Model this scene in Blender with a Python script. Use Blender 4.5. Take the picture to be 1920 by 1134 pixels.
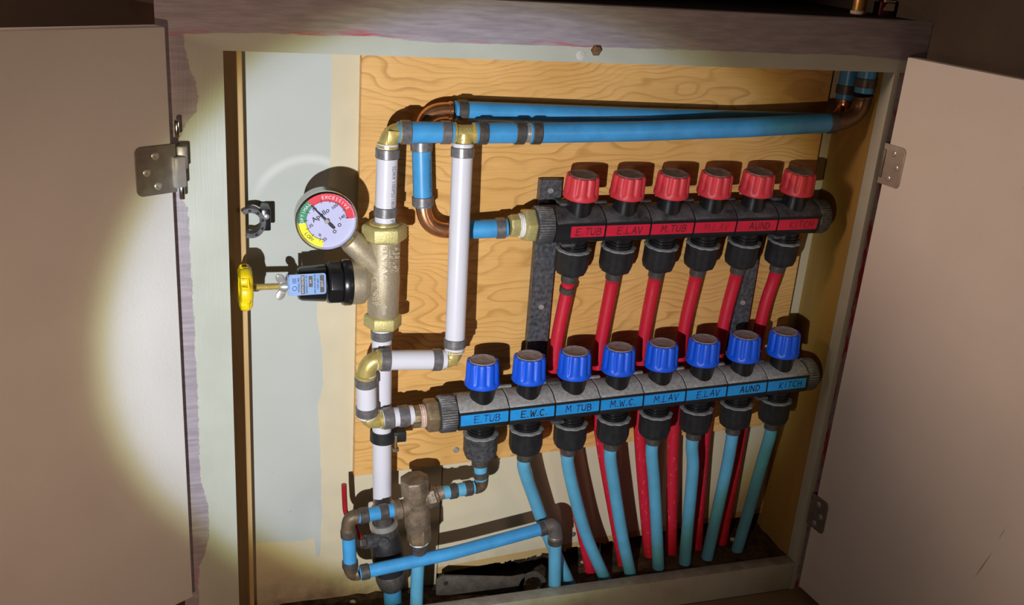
import bpy, bmesh, math, random
from mathutils import Vector as V, Matrix

random.seed(7)
for o in list(bpy.data.objects):
    bpy.data.objects.remove(o, do_unlink=True)
SC = bpy.context.scene
COL = SC.collection

# ------------------------------------------------------------------ camera
F, CX, CY = 1885.0, 960.0, 567.0
CAMZ = 0.85
_X = V((6867 - CX, -(306 - CY), -F)).normalized()
_Z = -V((578 - CX, -(5540 - CY), -F)).normalized()
_Z = (_Z - _X * _Z.dot(_X)).normalized()
_Y = _Z.cross(_X)
RC = Matrix((_X, _Y, _Z))                 # camera axes -> world axes
CAM = V((0, 0, CAMZ))
cd = bpy.data.cameras.new('camera')
cd.sensor_width = 36.0
cd.lens = F / 1920.0 * 36.0
cd.clip_start = 0.02
cam = bpy.data.objects.new('camera', cd)
COL.objects.link(cam)
cam.matrix_world = Matrix.Translation(CAM) @ RC.to_4x4()
SC.camera = cam


def ray(px, py):
    return RC @ V(((px - CX) / F, -(py - CY) / F, -1.0))


def P(px, py, y):
    """world point at depth y that the photograph shows at this pixel"""
    r = ray(px, py)
    return CAM + r * (y / r.y)


def PP(px, py, p0, n):
    r = ray(px, py)
    return CAM + r * ((p0 - CAM).dot(n) / r.dot(n))


# ------------------------------------------------------------------ light
SC.view_settings.view_transform = 'Standard'
SC.view_settings.look = 'None'
SC.view_settings.gamma = 1.0
SC.view_settings.use_curve_mapping = False
SC.view_settings.exposure = 0.0

w = bpy.data.worlds.new('world')
SC.world = w
w.use_nodes = True
w.node_tree.nodes['Background'].inputs[0].default_value = (1.0, 0.66, 0.45, 1)
w.node_tree.nodes['Background'].inputs[1].default_value = 0.006

# hand-held flashlight, low and to the left of the camera
LPOS = V((-0.165, 0.02, CAMZ - 0.33))
LAIM = P(866, 588, 1.06)
ld = bpy.data.lights.new('flashlight', 'SPOT')
ld.energy = 56.0
ld.shadow_soft_size = 0.007
ld.spot_size = math.radians(165)
ld.spot_blend = 0.3
lo = bpy.data.objects.new('flashlight', ld)
COL.objects.link(lo)
lo.location = LPOS
lo.rotation_euler = (LAIM - LPOS).to_track_quat('-Z', 'Y').to_euler()
ld.use_nodes = True
nt = ld.node_tree
em = nt.nodes['Emission']
tc = nt.nodes.new('ShaderNodeTexCoord')
sx = nt.nodes.new('ShaderNodeSeparateXYZ')
nt.links.new(tc.outputs['Normal'], sx.inputs[0])


def lm(op, a, b=None):
    m = nt.nodes.new('ShaderNodeMath')
    m.operation = op
    for i, q in enumerate((a, b)):
        if q is None:
            continue
        if isinstance(q, (int, float)):
            m.inputs[i].default_value = q
        else:
            nt.links.new(q, m.inputs[i])
    return m.outputs[0]


ang = lm('ARCCOSINE', lm('ABSOLUTE', sx.outputs[2]))
t60 = lm('DIVIDE', ang, math.radians(60))
cr = nt.nodes.new('ShaderNodeValToRGB')
nt.links.new(t60, cr.inputs[0])
beam = [(0.0, (.96, .99, 1.0)), (12.0, (.93, .955, .97)), (16.8, (.88, .905, .93)), (18.0, (.74, .755, .74)), (18.9, (.46, .43, .245)),
        (19.8, (.240, .172, .108)), (21.0, (.205, .140, .098)), (30.0, (.140, .094, .067)), (45.0, (.080, .054, .038)),
        (60.0, (.02, .014, .010))]
e = cr.color_ramp.elements
while len(e) > 1:
    e.remove(e[-1])
e[0].position = 0
e[0].color = (*beam[0][1], 1)
for a, c in beam[1:]:
    q = e.new(a / 60.0)
    q.color = (*c, 1)
nt.links.new(cr.outputs[0], em.inputs[0])
# the reflector throws a little less to its right side
HS = 1.0
grad = lm('SUBTRACT', 1.0, lm('MULTIPLY', lm('MAXIMUM', lm('ADD', lm('MULTIPLY', sx.outputs[0], HS), 0.0), 0.0), 1.35))
nt.links.new(grad, em.inputs[1])

# two warm fill lights added to brighten the doors, unseen, left and right
for (nm, pos, aim, watt, size) in (('warm_fill', (-1.20, 0.86, 1.12), (0.85, 0.50, 0.10), 17.0, 0.3),
                                   ('warm_fill', (1.25, -1.05, 0.66), (-0.05, 0.95, 0.45), 3.0, 0.3)):
    wl = bpy.data.lights.new(nm, 'AREA')
    wl.energy = watt
    wl.color = (1.0, 0.70, 0.52)
    wl.size = size
    wo = bpy.data.objects.new(nm, wl)
    COL.objects.link(wo)
    wo.location = pos
    wo.rotation_euler = (V(aim) - V(pos)).to_track_quat('-Z', 'Y').to_euler()


# ------------------------------------------------------------------ materials
class NT:
    def __init__(s, name):
        s.m = bpy.data.materials.new(name)
        s.m.use_nodes = True
        s.t = s.m.node_tree
        s.b = s.t.nodes['Principled BSDF']
        s.pos = s.t.nodes.new('ShaderNodeNewGeometry').outputs['Position']

    def L(s, a, b):
        if hasattr(a, 'node'):
            s.t.links.new(a, b)
        elif isinstance(a, (tuple, list)) and len(a) == 3 and b.type == 'RGBA':
            b.default_value = (*a, 1)
        else:
            b.default_value = a

    def math(s, op, a, b=0.0, clamp=False):
        n = s.t.nodes.new('ShaderNodeMath')
        n.operation = op
        n.use_clamp = clamp
        s.L(a, n.inputs[0])
        s.L(b, n.inputs[1])
        return n.outputs[0]

    def xyz(s, v=None):
        n = s.t.nodes.new('ShaderNodeSeparateXYZ')
        s.L(v or s.pos, n.inputs[0])
        return n.outputs

    def scale(s, vec, off=(0, 0, 0), rot=(0, 0, 0)):
        n = s.t.nodes.new('ShaderNodeMapping')
        s.L(s.pos, n.inputs[0])
        n.inputs['Scale'].default_value = vec
        n.inputs['Location'].default_value = off
        n.inputs['Rotation'].default_value = rot
        return n.outputs[0]

    def noise(s, sc, detail=4, rough=.55, vec=None, dist=0.0):
        n = s.t.nodes.new('ShaderNodeTexNoise')
        s.L(vec or s.pos, n.inputs['Vector'])
        n.inputs['Scale'].default_value = sc
        n.inputs['Detail'].default_value = detail
        n.inputs['Roughness'].default_value = rough
        n.inputs['Distortion'].default_value = dist
        return n.outputs[0]

    def step(s, a, lo, hi):
        n = s.t.nodes.new('ShaderNodeMapRange')
        n.clamp = True
        s.L(a, n.inputs[0])
        n.inputs[1].default_value = lo
        n.inputs[2].default_value = hi
        return n.outputs[0]

    def ramp(s, a, pts, interp='LINEAR'):
        n = s.t.nodes.new('ShaderNodeValToRGB')
        s.L(a, n.inputs[0])
        n.color_ramp.interpolation = interp
        e = n.color_ramp.elements
        while len(e) > 1:
            e.remove(e[-1])
        for i, (p, c) in enumerate(pts):
            q = e[0] if i == 0 else e.new(p)
            q.position = p
            q.color = (c, c, c, 1) if isinstance(c, float) else (*c, 1)
        return n.outputs[0]

    def mix(s, f, a, b, mode='MIX'):
        n = s.t.nodes.new('ShaderNodeMix')
        n.data_type = 'RGBA'
        n.blend_type = mode
        s.L(f, n.inputs[0])
        s.L(a, n.inputs[6])
        s.L(b, n.inputs[7])
        return n.outputs[2]

    def bump(s, h, dist=.0005, strength=.5):
        n = s.t.nodes.new('ShaderNodeBump')
        n.inputs['Distance'].default_value = dist
        n.inputs['Strength'].default_value = strength
        s.L(h, n.inputs['Height'])
        s.t.links.new(n.outputs[0], s.b.inputs['Normal'])

    def out(s, col, rough=.5, metal=0.0, spec=.5):
        s.L(col, s.b.inputs['Base Color'])
        s.L(rough, s.b.inputs['Roughness'])
        s.L(metal, s.b.inputs['Metallic'])
        s.b.inputs['Specular IOR Level'].default_value = spec
        return s.m


def simple(name, col, rough=.5, metal=0.0, var=.12, sc=60, bump=0.0, spec=.5, bsc=400):
    n = NT(name)
    f = n.noise(sc, 4)
    dark = tuple(c * (1 - var) for c in col)
    lite = tuple(min(1, c * (1 + var)) for c in col)
    c = n.mix(n.step(f, .3, .7), dark, lite)
    if bump:
        n.bump(n.noise(bsc, 2), bump, .6)
    return n.out(c, rough, metal, spec)


def dusty(name, col, dust, amount=.8, rough=.45, thr=.25, sc=120, spec=.4, base=0.0):
    """plastic with settled dust on the surfaces that face up"""
    n = NT(name)
    g = n.t.nodes.new('ShaderNodeNewGeometry')
    nz = n.xyz(g.outputs['Normal'])[2]
    f = n.math('MULTIPLY', n.step(nz, thr, thr + .5), n.math('ADD', base, n.math('MULTIPLY', n.step(n.noise(sc, 5, .65), .28, .62), 1 - base)))
    f = n.math('MULTIPLY', f, amount)
    c = n.mix(f, col, dust)
    r = n.math('ADD', rough, n.math('MULTIPLY', f, .4), True)
    n.bump(n.noise(500, 2), .0002, .4)
    return n.out(c, r, 0.0, spec)


MT = {}
MT['pex_white'] = simple('pex_white', (.67, .655, .73), .32, 0, .03, 30)
MT['pex_blue'] = simple('pex_blue', (.055, .30, .62), .36, 0, .14, 45)
MT['tube_blue'] = simple('tube_blue', (.11, .38, .58), .38, 0, .10, 40)
MT['crimp'] = simple('crimp', (.20, .19, .195), .36, .45, .25, 200)
MT['crimp_dark'] = simple('crimp_dark', (.085, .075, .068), .45, .3, .3, 200)
MT['brass'] = simple('brass', (.56, .44, .15), .34, .45, .14, 150, .0003)
MT['brass_cast'] = simple('brass_cast', (.56, .48, .20), .42, .4, .16, 500, .0006, bsc=1100)
MT['brass_old'] = simple('brass_old', (.30, .22, .13), .5, .6, .3, 120, .0004)
MT['bronze'] = simple('bronze', (.46, .385, .27), .40, .5, .12, 400, .0005, bsc=1400)
MT['bronze_old'] = simple('bronze_old', (.22, .165, .115), .48, .4, .4, 90, .0008)
MT['brass_dark'] = simple('brass_dark', (.13, .090, .055), .5, .35, .35, 120, .0004)
MT['strap'] = simple('strap', (.085, .085, .095), .42, .2, .6, 220, .0003)
MT['copper'] = simple('copper', (.62, .30, .15), .28, .9, .18, 90)
MT['copper_shaded'] = simple('copper_shaded', (.16, .085, .045), .35, .5, .3, 90)  # copper with the shade of the unlit corner put into its colour
MT['wrench'] = simple('wrench', (.13, .11, .095), .42, .5, .3, 90, .0003)
MT['chrome'] = simple('chrome', (.72, .72, .70), .12, 1.0, .04, 40)
MT['steel'] = simple('steel', (.50, .48, .45), .32, .55, .1, 120)
MT['steel_dull'] = simple('steel_dull', (.22, .195, .18), .42, .5, .15, 120)
MT['black'] = simple('black', (.010, .010, .012), .28, 0, .2, 100)
MT['black_mat'] = simple('black_mat', (.017, .017, .019), .5, 0, .3, 120, .0002)
MT['black_wear'] = simple('black_wear', (.06, .06, .065), .5, 0, .55, 200, .0002)
MT['ptfe'] = simple('ptfe', (.82, .80, .82), .6, 0, .06, 300, .0003)
MT['ptfe_pink'] = simple('ptfe_pink', (.62, .45, .38), .6, 0, .2, 400, .0003)
MT['yellow'] = simple('yellow', (.82, .60, .008), .35, 0, .05, 50)
MT['red_rubber'] = simple('red_rubber', (.30, .012, .018), .3, 0, .1, 60)
MT['ink'] = simple('ink', (.02, .02, .03), .7, 0, 0, 50)
MT['ink_blue'] = simple('ink_blue', (.015, .06, .22), .7, 0, .2, 50)
MT['ink_faint'] = simple('ink_faint', (.01, .10, .34), .7, 0, .2, 50)
MT['ink_red'] = simple('ink_red', (.16, .01, .015), .7, 0, .3, 50)
MT['ink_red_faint'] = simple('ink_red_faint', (.38, .01, .025), .7, 0, .3, 50)
MT['print'] = simple('print', (.17, .16, .18), .7, 0, .4, 300)
MT['print_blue'] = simple('print_blue', (.03, .13, .30), .7, 0, .4, 300)
MT['dial'] = simple('dial', (.46, .455, .68), .5, 0, .02, 50)
MT['dial_red'] = simple('dial_red', (.62, .025, .05), .5, 0, .05, 50)
MT['dial_green'] = simple('dial_green', (.02, .22, .10), .5, 0, .05, 50)
MT['dial_yellow'] = simple('dial_yellow', (.78, .70, .02), .5, 0, .04, 50)
MT['white_ink'] = simple('white_ink', (.75, .72, .76), .6, 0, 0, 50)
MT['tag'] = simple('tag', (.30, .45, .78), .30, .35, .12, 60)
MT['tag_dark'] = simple('tag_dark', (.10, .085, .09), .45, .3, .2, 300)
MT['tape_red'] = simple('tape_red', (.62, .012, .045), .45, 0, .10, 60)
MT['tape_blue'] = simple('tape_blue', (.015, .28, .70), .45, 0, .10, 60)
MT['knob_blue'] = dusty('knob_blue', (.005, .095, .74), (.30, .27, .26), .25, .42, .6, 90)
MT['knob_red'] = dusty('knob_red', (.60, .035, .050), (.34, .25, .22), .3, .46, .6, 90)
MT['cap_dust'] = simple('cap_dust', (.36, .315, .33), .7, 0, .30, 180, .0005)
MT['cap_dust_red'] = simple('cap_dust_red', (.24, .165, .155), .7, 0, .35, 160, .0005)
MT['mani_blue'] = dusty('mani_blue', (.018, .018, .020), (.42, .40, .385), 1.0, .4, .0, 260, base=.5)
MT['mani_red'] = dusty('mani_red', (.014, .014, .016), (.20, .19, .20), .55, .35, .2, 60)
MT['nut_rim'] = simple('nut_rim', (.26, .26, .265), .6, 0, .25, 200)
MT['collar'] = dusty('collar', (.055, .055, .06), (.36, .34, .33), .7, .4, .1, 200)
MT['stud'] = None
MT['drywall_core'] = simple('drywall_core', (.50, .38, .22), .9, 0, .3, 250, .002)
MT['rust'] = simple('rust', (.16, .085, .04), .7, .3, .5, 500, .0006)
MT['filler'] = simple('filler', (.50, .49, .45), .8, 0, .1, 200)
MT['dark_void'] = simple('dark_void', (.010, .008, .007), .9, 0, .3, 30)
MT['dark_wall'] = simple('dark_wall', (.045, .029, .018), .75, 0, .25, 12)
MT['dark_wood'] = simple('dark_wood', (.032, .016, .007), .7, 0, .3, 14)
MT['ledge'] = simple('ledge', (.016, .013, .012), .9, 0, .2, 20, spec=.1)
MT['gold'] = simple('gold', (.45, .25, .06), .4, .5, .3, 120)
MT['maroon'] = simple('maroon', (.10, .012, .014), .5, 0, .2, 60)
MT['offwhite'] = simple('offwhite', (.55, .45, .38), .6, 0, .1, 60)
MT['glass'] = simple('glass', (.90, .92, .95), .03, 0, 0, 10)


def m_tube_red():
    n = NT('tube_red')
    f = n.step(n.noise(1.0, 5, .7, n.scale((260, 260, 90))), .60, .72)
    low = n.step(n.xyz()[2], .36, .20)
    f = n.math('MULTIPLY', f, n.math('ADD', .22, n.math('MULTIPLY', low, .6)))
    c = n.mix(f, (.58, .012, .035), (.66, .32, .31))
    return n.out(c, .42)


MT['tube_red'] = m_tube_red()


def m_door():
    n = NT('door_paint')
    c = n.mix(n.step(n.noise(9, 4), .3, .7), (.655, .635, .615), (.705, .685, .665))
    # one long scuff and a few specks
    sp = n.step(n.noise(260, 2, .5), .765, .80)
    c = n.mix(n.math('MULTIPLY', sp, .5), c, (.35, .28, .22))
    n.bump(n.noise(420, 3), .00035, .5)
    return n.out(c, .55, 0, .3)


MT['door'] = m_door()
MT['scuff'] = simple('scuff', (.28, .19, .14), .7, 0, .3, 80)


def paint_cols(n):
    mauve = n.mix(n.step(n.noise(1.0, 4, .6, n.scale((30, 30, 260))), .35, .7), (.235, .205, .235), (.33, .295, .335))
    cream = n.mix(n.step(n.noise(16, 3), .35, .7), (.385, .40, .345), (.43, .445, .39))
    return mauve, cream


def m_header():
    n = NT('header_paint')
    x, y, z = n.xyz()
    mauve, cream = paint_cols(n)
    # brushed boundary: cream below, mauve above
    tx = n.math('DIVIDE', n.math('ADD', x, .05), .9)
    bz = n.ramp(tx, [(0.0, .36), (.06, .36), (.142, .433), (.253, .454), (.311, .376), (.371, .373), (.434, .396), (.565, .417), (.705, .426), (.78, .423), (.856, .464), (.929, .367), (1.0, .30)])
    bz = n.math('ADD', .719, n.math('MULTIPLY', bz, .040))
    wob = n.math('MULTIPLY', n.math('SUBTRACT', n.noise(1.0, 6, .7, n.scale((36, 36, 240))), .5), .006)
    d = n.math('SUBTRACT', n.math('ADD', z, wob), bz)
    f = n.math('MAXIMUM', n.step(d, -.0004, .0004), n.step(n.math('ADD', x, wob), .0046, .0038))
    red = n.step(n.noise(1.0, 3, .6, n.scale((14, 14, 170), (3.1, 0, 2))), .56, .70)
    nearb = n.math('MULTIPLY', n.step(d, .0105, .001), red)
    c = n.mix(nearb, mauve, (.42, .03, .06))
    scr = n.step(n.noise(1.0, 3, .7, n.scale((30, 30, 900))), .73, .78)
    zone = n.step(x, .13, .09)
    c = n.mix(n.math('MULTIPLY', n.math('MULTIPLY', scr, zone), .5), c, (.6, .55, .52))
    c = n.mix(f, cream, c)
    # right end wraps to cream along the bottom edge of the rail
    n.bump(n.noise(1.0, 4, .6, n.scale((40, 40, 700))), .0006, .5)
    return n.out(c, .5, 0, .35)


def m_stile():
    n = NT('stile_paint')
    x, y, z = n.xyz()
    mauve, cream = paint_cols(n)
    tz = n.math('DIVIDE', z, .8)
    # boundary x measured from the stile's inner edge (0.0378)
    bx = n.ramp(tz, [(0.0, .33), (.163, .33), (.198, .37), (.215, .50), (.248, .61), (.295, .60), (.334, .47), (.43, .484), (.565, .48),
                     (.636, .455), (.671, .467), (.711, .45), (.728, .34), (.795, .36), (.816, .52), (.828, .70), (.846, .73), (.865, .675), (.883, .564), (.92, .52)])
    bx = n.math('ADD', -.022, n.math('MULTIPLY', bx, .050))
    wob = n.math('MULTIPLY', n.math('SUBTRACT', n.noise(1.0, 6, .75, n.scale((160, 160, 70))), .5), .007)
    wob = n.math('ADD', wob, n.math('MULTIPLY', n.math('SUBTRACT', n.noise(1.0, 4, .7, n.scale((420, 420, 240))), .5), .0045))
    d = n.math('SUBTRACT', n.math('ADD', x, wob), bx)
    f = n.step(d, -.0003, .0003)
    red = n.step(n.noise(1.0, 3, .6, n.scale((110, 110, 14), (1, 0, 4))), .60, .72)
    nearb = n.math('MULTIPLY', n.step(d, -.008, -.001), red)
    c = n.mix(nearb, mauve, (.46, .10, .13))
    # the cream also stops below the mauve of the header
    wz = n.math('MULTIPLY', n.math('SUBTRACT', n.noise(1.0, 6, .7, n.scale((36, 36, 240))), .5), .006)
    top = n.step(n.math('ADD', z, wz), .7615, .7605)
    f = n.math('MULTIPLY', f, top)
    c = n.mix(f, c, cream)
    n.bump(n.noise(1.0, 4, .6, n.scale((500, 500, 30))), .0005, .5)
    return n.out(c, .5, 0, .35)


def m_stile_r():
    n = NT('stile_paint_right')
    x, y, z = n.xyz()
    mauve, cream = paint_cols(n)
    wob = n.math('MULTIPLY', n.math('SUBTRACT', n.noise(1.0, 6, .75, n.scale((160, 160, 60))), .5), .008)
    d = n.math('ADD', x, wob)
    c = n.mix(n.step(d, .7882, .7888), cream, mauve)
    red = n.step(n.noise(1.0, 3, .6, n.scale((110, 110, 22), (1, 0, 4))), .50, .6)
    c = n.mix(n.math('MULTIPLY', n.step(d, .7882, .789), red), c, (.30, .03, .05))
    return n.out(c, .5, 0, .35)


def m_rail():
    n = NT('rail_paint')
    x, y, z = n.xyz()
    mauve, cream = paint_cols(n)
    g = n.t.nodes.new('ShaderNodeNewGeometry')
    nz = n.xyz(g.outputs['Normal'])[2]
    dirt = n.step(n.noise(38, 6, .7), .34, .62)
    up = n.step(nz, .4, .8)
    c = n.mix(n.math('MULTIPLY', up, n.math('MULTIPLY', dirt, .8)), cream, (.26, .20, .19))
    sm = n.math('MULTIPLY', n.step(n.noise(22, 5, .7), .48, .7), .55)
    c = n.mix(sm, c, (.30, .24, .18))
    return n.out(c, .6, 0, .3)


MT['header'] = m_header()
MT['stile'] = m_stile()
MT['stile_r'] = m_stile_r()
MT['rail'] = m_rail()


def m_drywall():
    n = NT('drywall')
    x, y, z = n.xyz()
    raw = n.mix(n.step(n.noise(11, 4), .3, .7), (.58, .50, .345), (.63, .55, .395))
    paint = n.mix(n.step(n.noise(6, 3), .3, .7), (.45, .47, .44), (.49, .51, .48))
    # rolled paint stops in a ragged edge left of the plywood and in drips near the floor
    wob = n.math('MULTIPLY', n.math('SUBTRACT', n.noise(1.0, 5, .7, n.scale((30, 30, 40))), .5), .008)
    bx = n.ramp(z, [(0.0, .143), (.19, .1425), (.26, .141), (.296, .138), (.324, .1444), (.3655, .143), (.419, .1355), (.445, .140), (.508, .147), (.593, .151), (.75, .1513)])
    dx = n.step(n.math('ADD', x, wob), .1, .2)
    fx = n.step(n.math('SUBTRACT', n.math('ADD', x, wob), bx), .0006, -.0006)
    drip = n.math('MULTIPLY', n.step(n.noise(1.0, 2, .5, n.scale((75, 1, 2))), .55, .75), .045)
    wz = n.math('MULTIPLY', n.math('SUBTRACT', n.noise(18, 4), .5), .03)
    fz = n.step(n.math('ADD', n.math('ADD', z, drip), wz), .112, .114)
    f = n.math('MULTIPLY', fx, fz)
    c = n.mix(f, raw, paint)
    # trowelled ring mark above the gauge
    ring = n.math('SQRT', n.math('ADD', n.math('POWER', n.math('SUBTRACT', x, .128), 2.0), n.math('POWER', n.math('SUBTRACT', z, .535), 2.0)))
    rg = n.math('MULTIPLY', n.step(n.math('ABSOLUTE', n.math('SUBTRACT', ring, .060)), .007, .001), n.step(z, .545, .575))
    rg = n.math('MULTIPLY', rg, fx)
    c = n.mix(n.math('MULTIPLY', rg, .5), c, (.70, .70, .68))
    # small dark nicks low on the painted board
    nk = n.step(n.noise(1.0, 2, .5, n.scale((90, 1, 60))), .745, .77)
    nk = n.math('MULTIPLY', nk, n.step(z, .27, .24))
    c = n.mix(n.math('MULTIPLY', nk, .45), c, (.30, .29, .27))
    soil = n.math('MULTIPLY', n.step(z, .075, .02), n.step(n.noise(30, 5, .7), .35, .65))
    c = n.mix(n.math('MULTIPLY', soil, .7), c, (.20, .15, .10))
    # raw tan strip along the torn lower edge of the right-hand board
    eb = n.math('SUBTRACT', z, n.math('MULTIPLY', n.math('SUBTRACT', x, .2957), .07))
    strip = n.math('MULTIPLY', n.step(eb, .0445, .0435), n.step(x, .2957, .2958))
    c = n.mix(strip, c, (.46, .31, .13))
    n.bump(n.noise(700, 3), .0003, .4)
    return n.out(c, .75, 0, .25)


MT['drywall'] = m_drywall()


def m_ply(name, tone=1.0):
    n = NT(name)
    warp = n.noise(1.0, 2, .5, n.scale((5.0, 1, 9.0), (.3, 0, .1)))
    x, y, z = n.xyz()
    # growth rings: contours of a stretched, warped field
    fld = n.math('ADD', n.math('MULTIPLY', z, 30.0), n.math('MULTIPLY', n.noise(1.0, 3, .5, n.scale((3.4, 1, 8.5), (2.2, 0, .7))), 9.0))
    fld = n.math('ADD', fld, n.math('MULTIPLY', x, -2.6))
    fr = n.math('FRACT', n.math('MULTIPLY', fld, 2.9))
    ringl = n.ramp(fr, [(0.0, .0), (.6, .15), (.88, 1.0), (.97, .5), (1.0, .0)])
    fine = n.noise(1.0, 4, .7, n.scale((14, 14, 520)))
    blot = n.noise(12, 4)
    c = n.mix(n.step(blot, .3, .7), (.68, .365, .110), (.80, .465, .165))
    c = n.mix(n.math('MULTIPLY', ringl, n.math('MULTIPLY', n.step(n.noise(14, 3, .5), .25, .7), .85)), c, (.40, .185, .038))
    c = n.mix(n.math('MULTIPLY', n.step(fine, .45, .72), .34), c, (.40, .21, .06))
    sp = n.step(n.noise(1.0, 5, .7, n.scale((40, 1, 80), (0, 0, 5))), .66, .74)
    c = n.mix(n.math('MULTIPLY', sp, .38), c, (.66, .60, .50))
    kn = n.step(n.noise(34, 1), .80, .83)
    c = n.mix(n.math('MULTIPLY', kn, .6), c, (.25, .12, .05))
    if tone != 1.0:
        c = n.mix(1.0, c, (tone, tone, tone), 'MULTIPLY')
    n.bump(fine, .0003, .3)
    return n.out(c, .48, 0, .35)


MT['ply'] = m_ply('plywood')
MT['ply_edge'] = simple('ply_edge', (.52, .42, .28), .7, 0, .3, 200, .001)


def m_sidewall():
    n = NT('side_board')
    c = n.mix(n.noise(1.0, 4, .6, n.scale((10, 60, 3))), (.30, .18, .045), (.38, .24, .07))
    n.bump(n.noise(500, 3), .0003, .4)
    return n.out(c, .6, 0, .3)


MT['sidewall'] = m_sidewall()


def m_stud():
    n = NT('stud_wood')
    f = n.noise(1.0, 4, .6, n.scale((160, 60, 5)))
    c = n.mix(n.step(f, .3, .7), (.46, .29, .12), (.60, .41, .19))
    kn = n.step(n.noise(40, 1), .76, .8)
    c = n.mix(kn, c, (.2, .1, .04))
    return n.out(c, .6)


MT['stud'] = m_stud()


def m_dirt():
    n = NT('dirt')
    c = n.mix(n.step(n.noise(70, 6, .7), .35, .68), (.035, .024, .018), (.15, .10, .065))
    n.bump(n.noise(160, 5, .7), .004, 1.0)
    return n.out(c, .95, 0, .1)


MT['dirt'] = m_dirt()


def m_floor():
    n = NT('floor_board')
    c = n.mix(n.noise(1.0, 5, .6, n.scale((5, 60, 5))), (.16, .10, .05), (.28, .19, .11))
    return n.out(c, .7)


MT['floor'] = m_floor()


# ------------------------------------------------------------------ geometry helpers
def frame(ax, ref=None):
    ax = ax.normalized()
    if ref is None or abs(ax.dot(ref.normalized())) > .98:
        ref = V((0, -1, 0)) if abs(ax.y) < .9 else V((1, 0, 0))
    u = (ref - ax * ref.dot(ax)).normalized()
    return u, ax.cross(u).normalized(), ax


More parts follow.
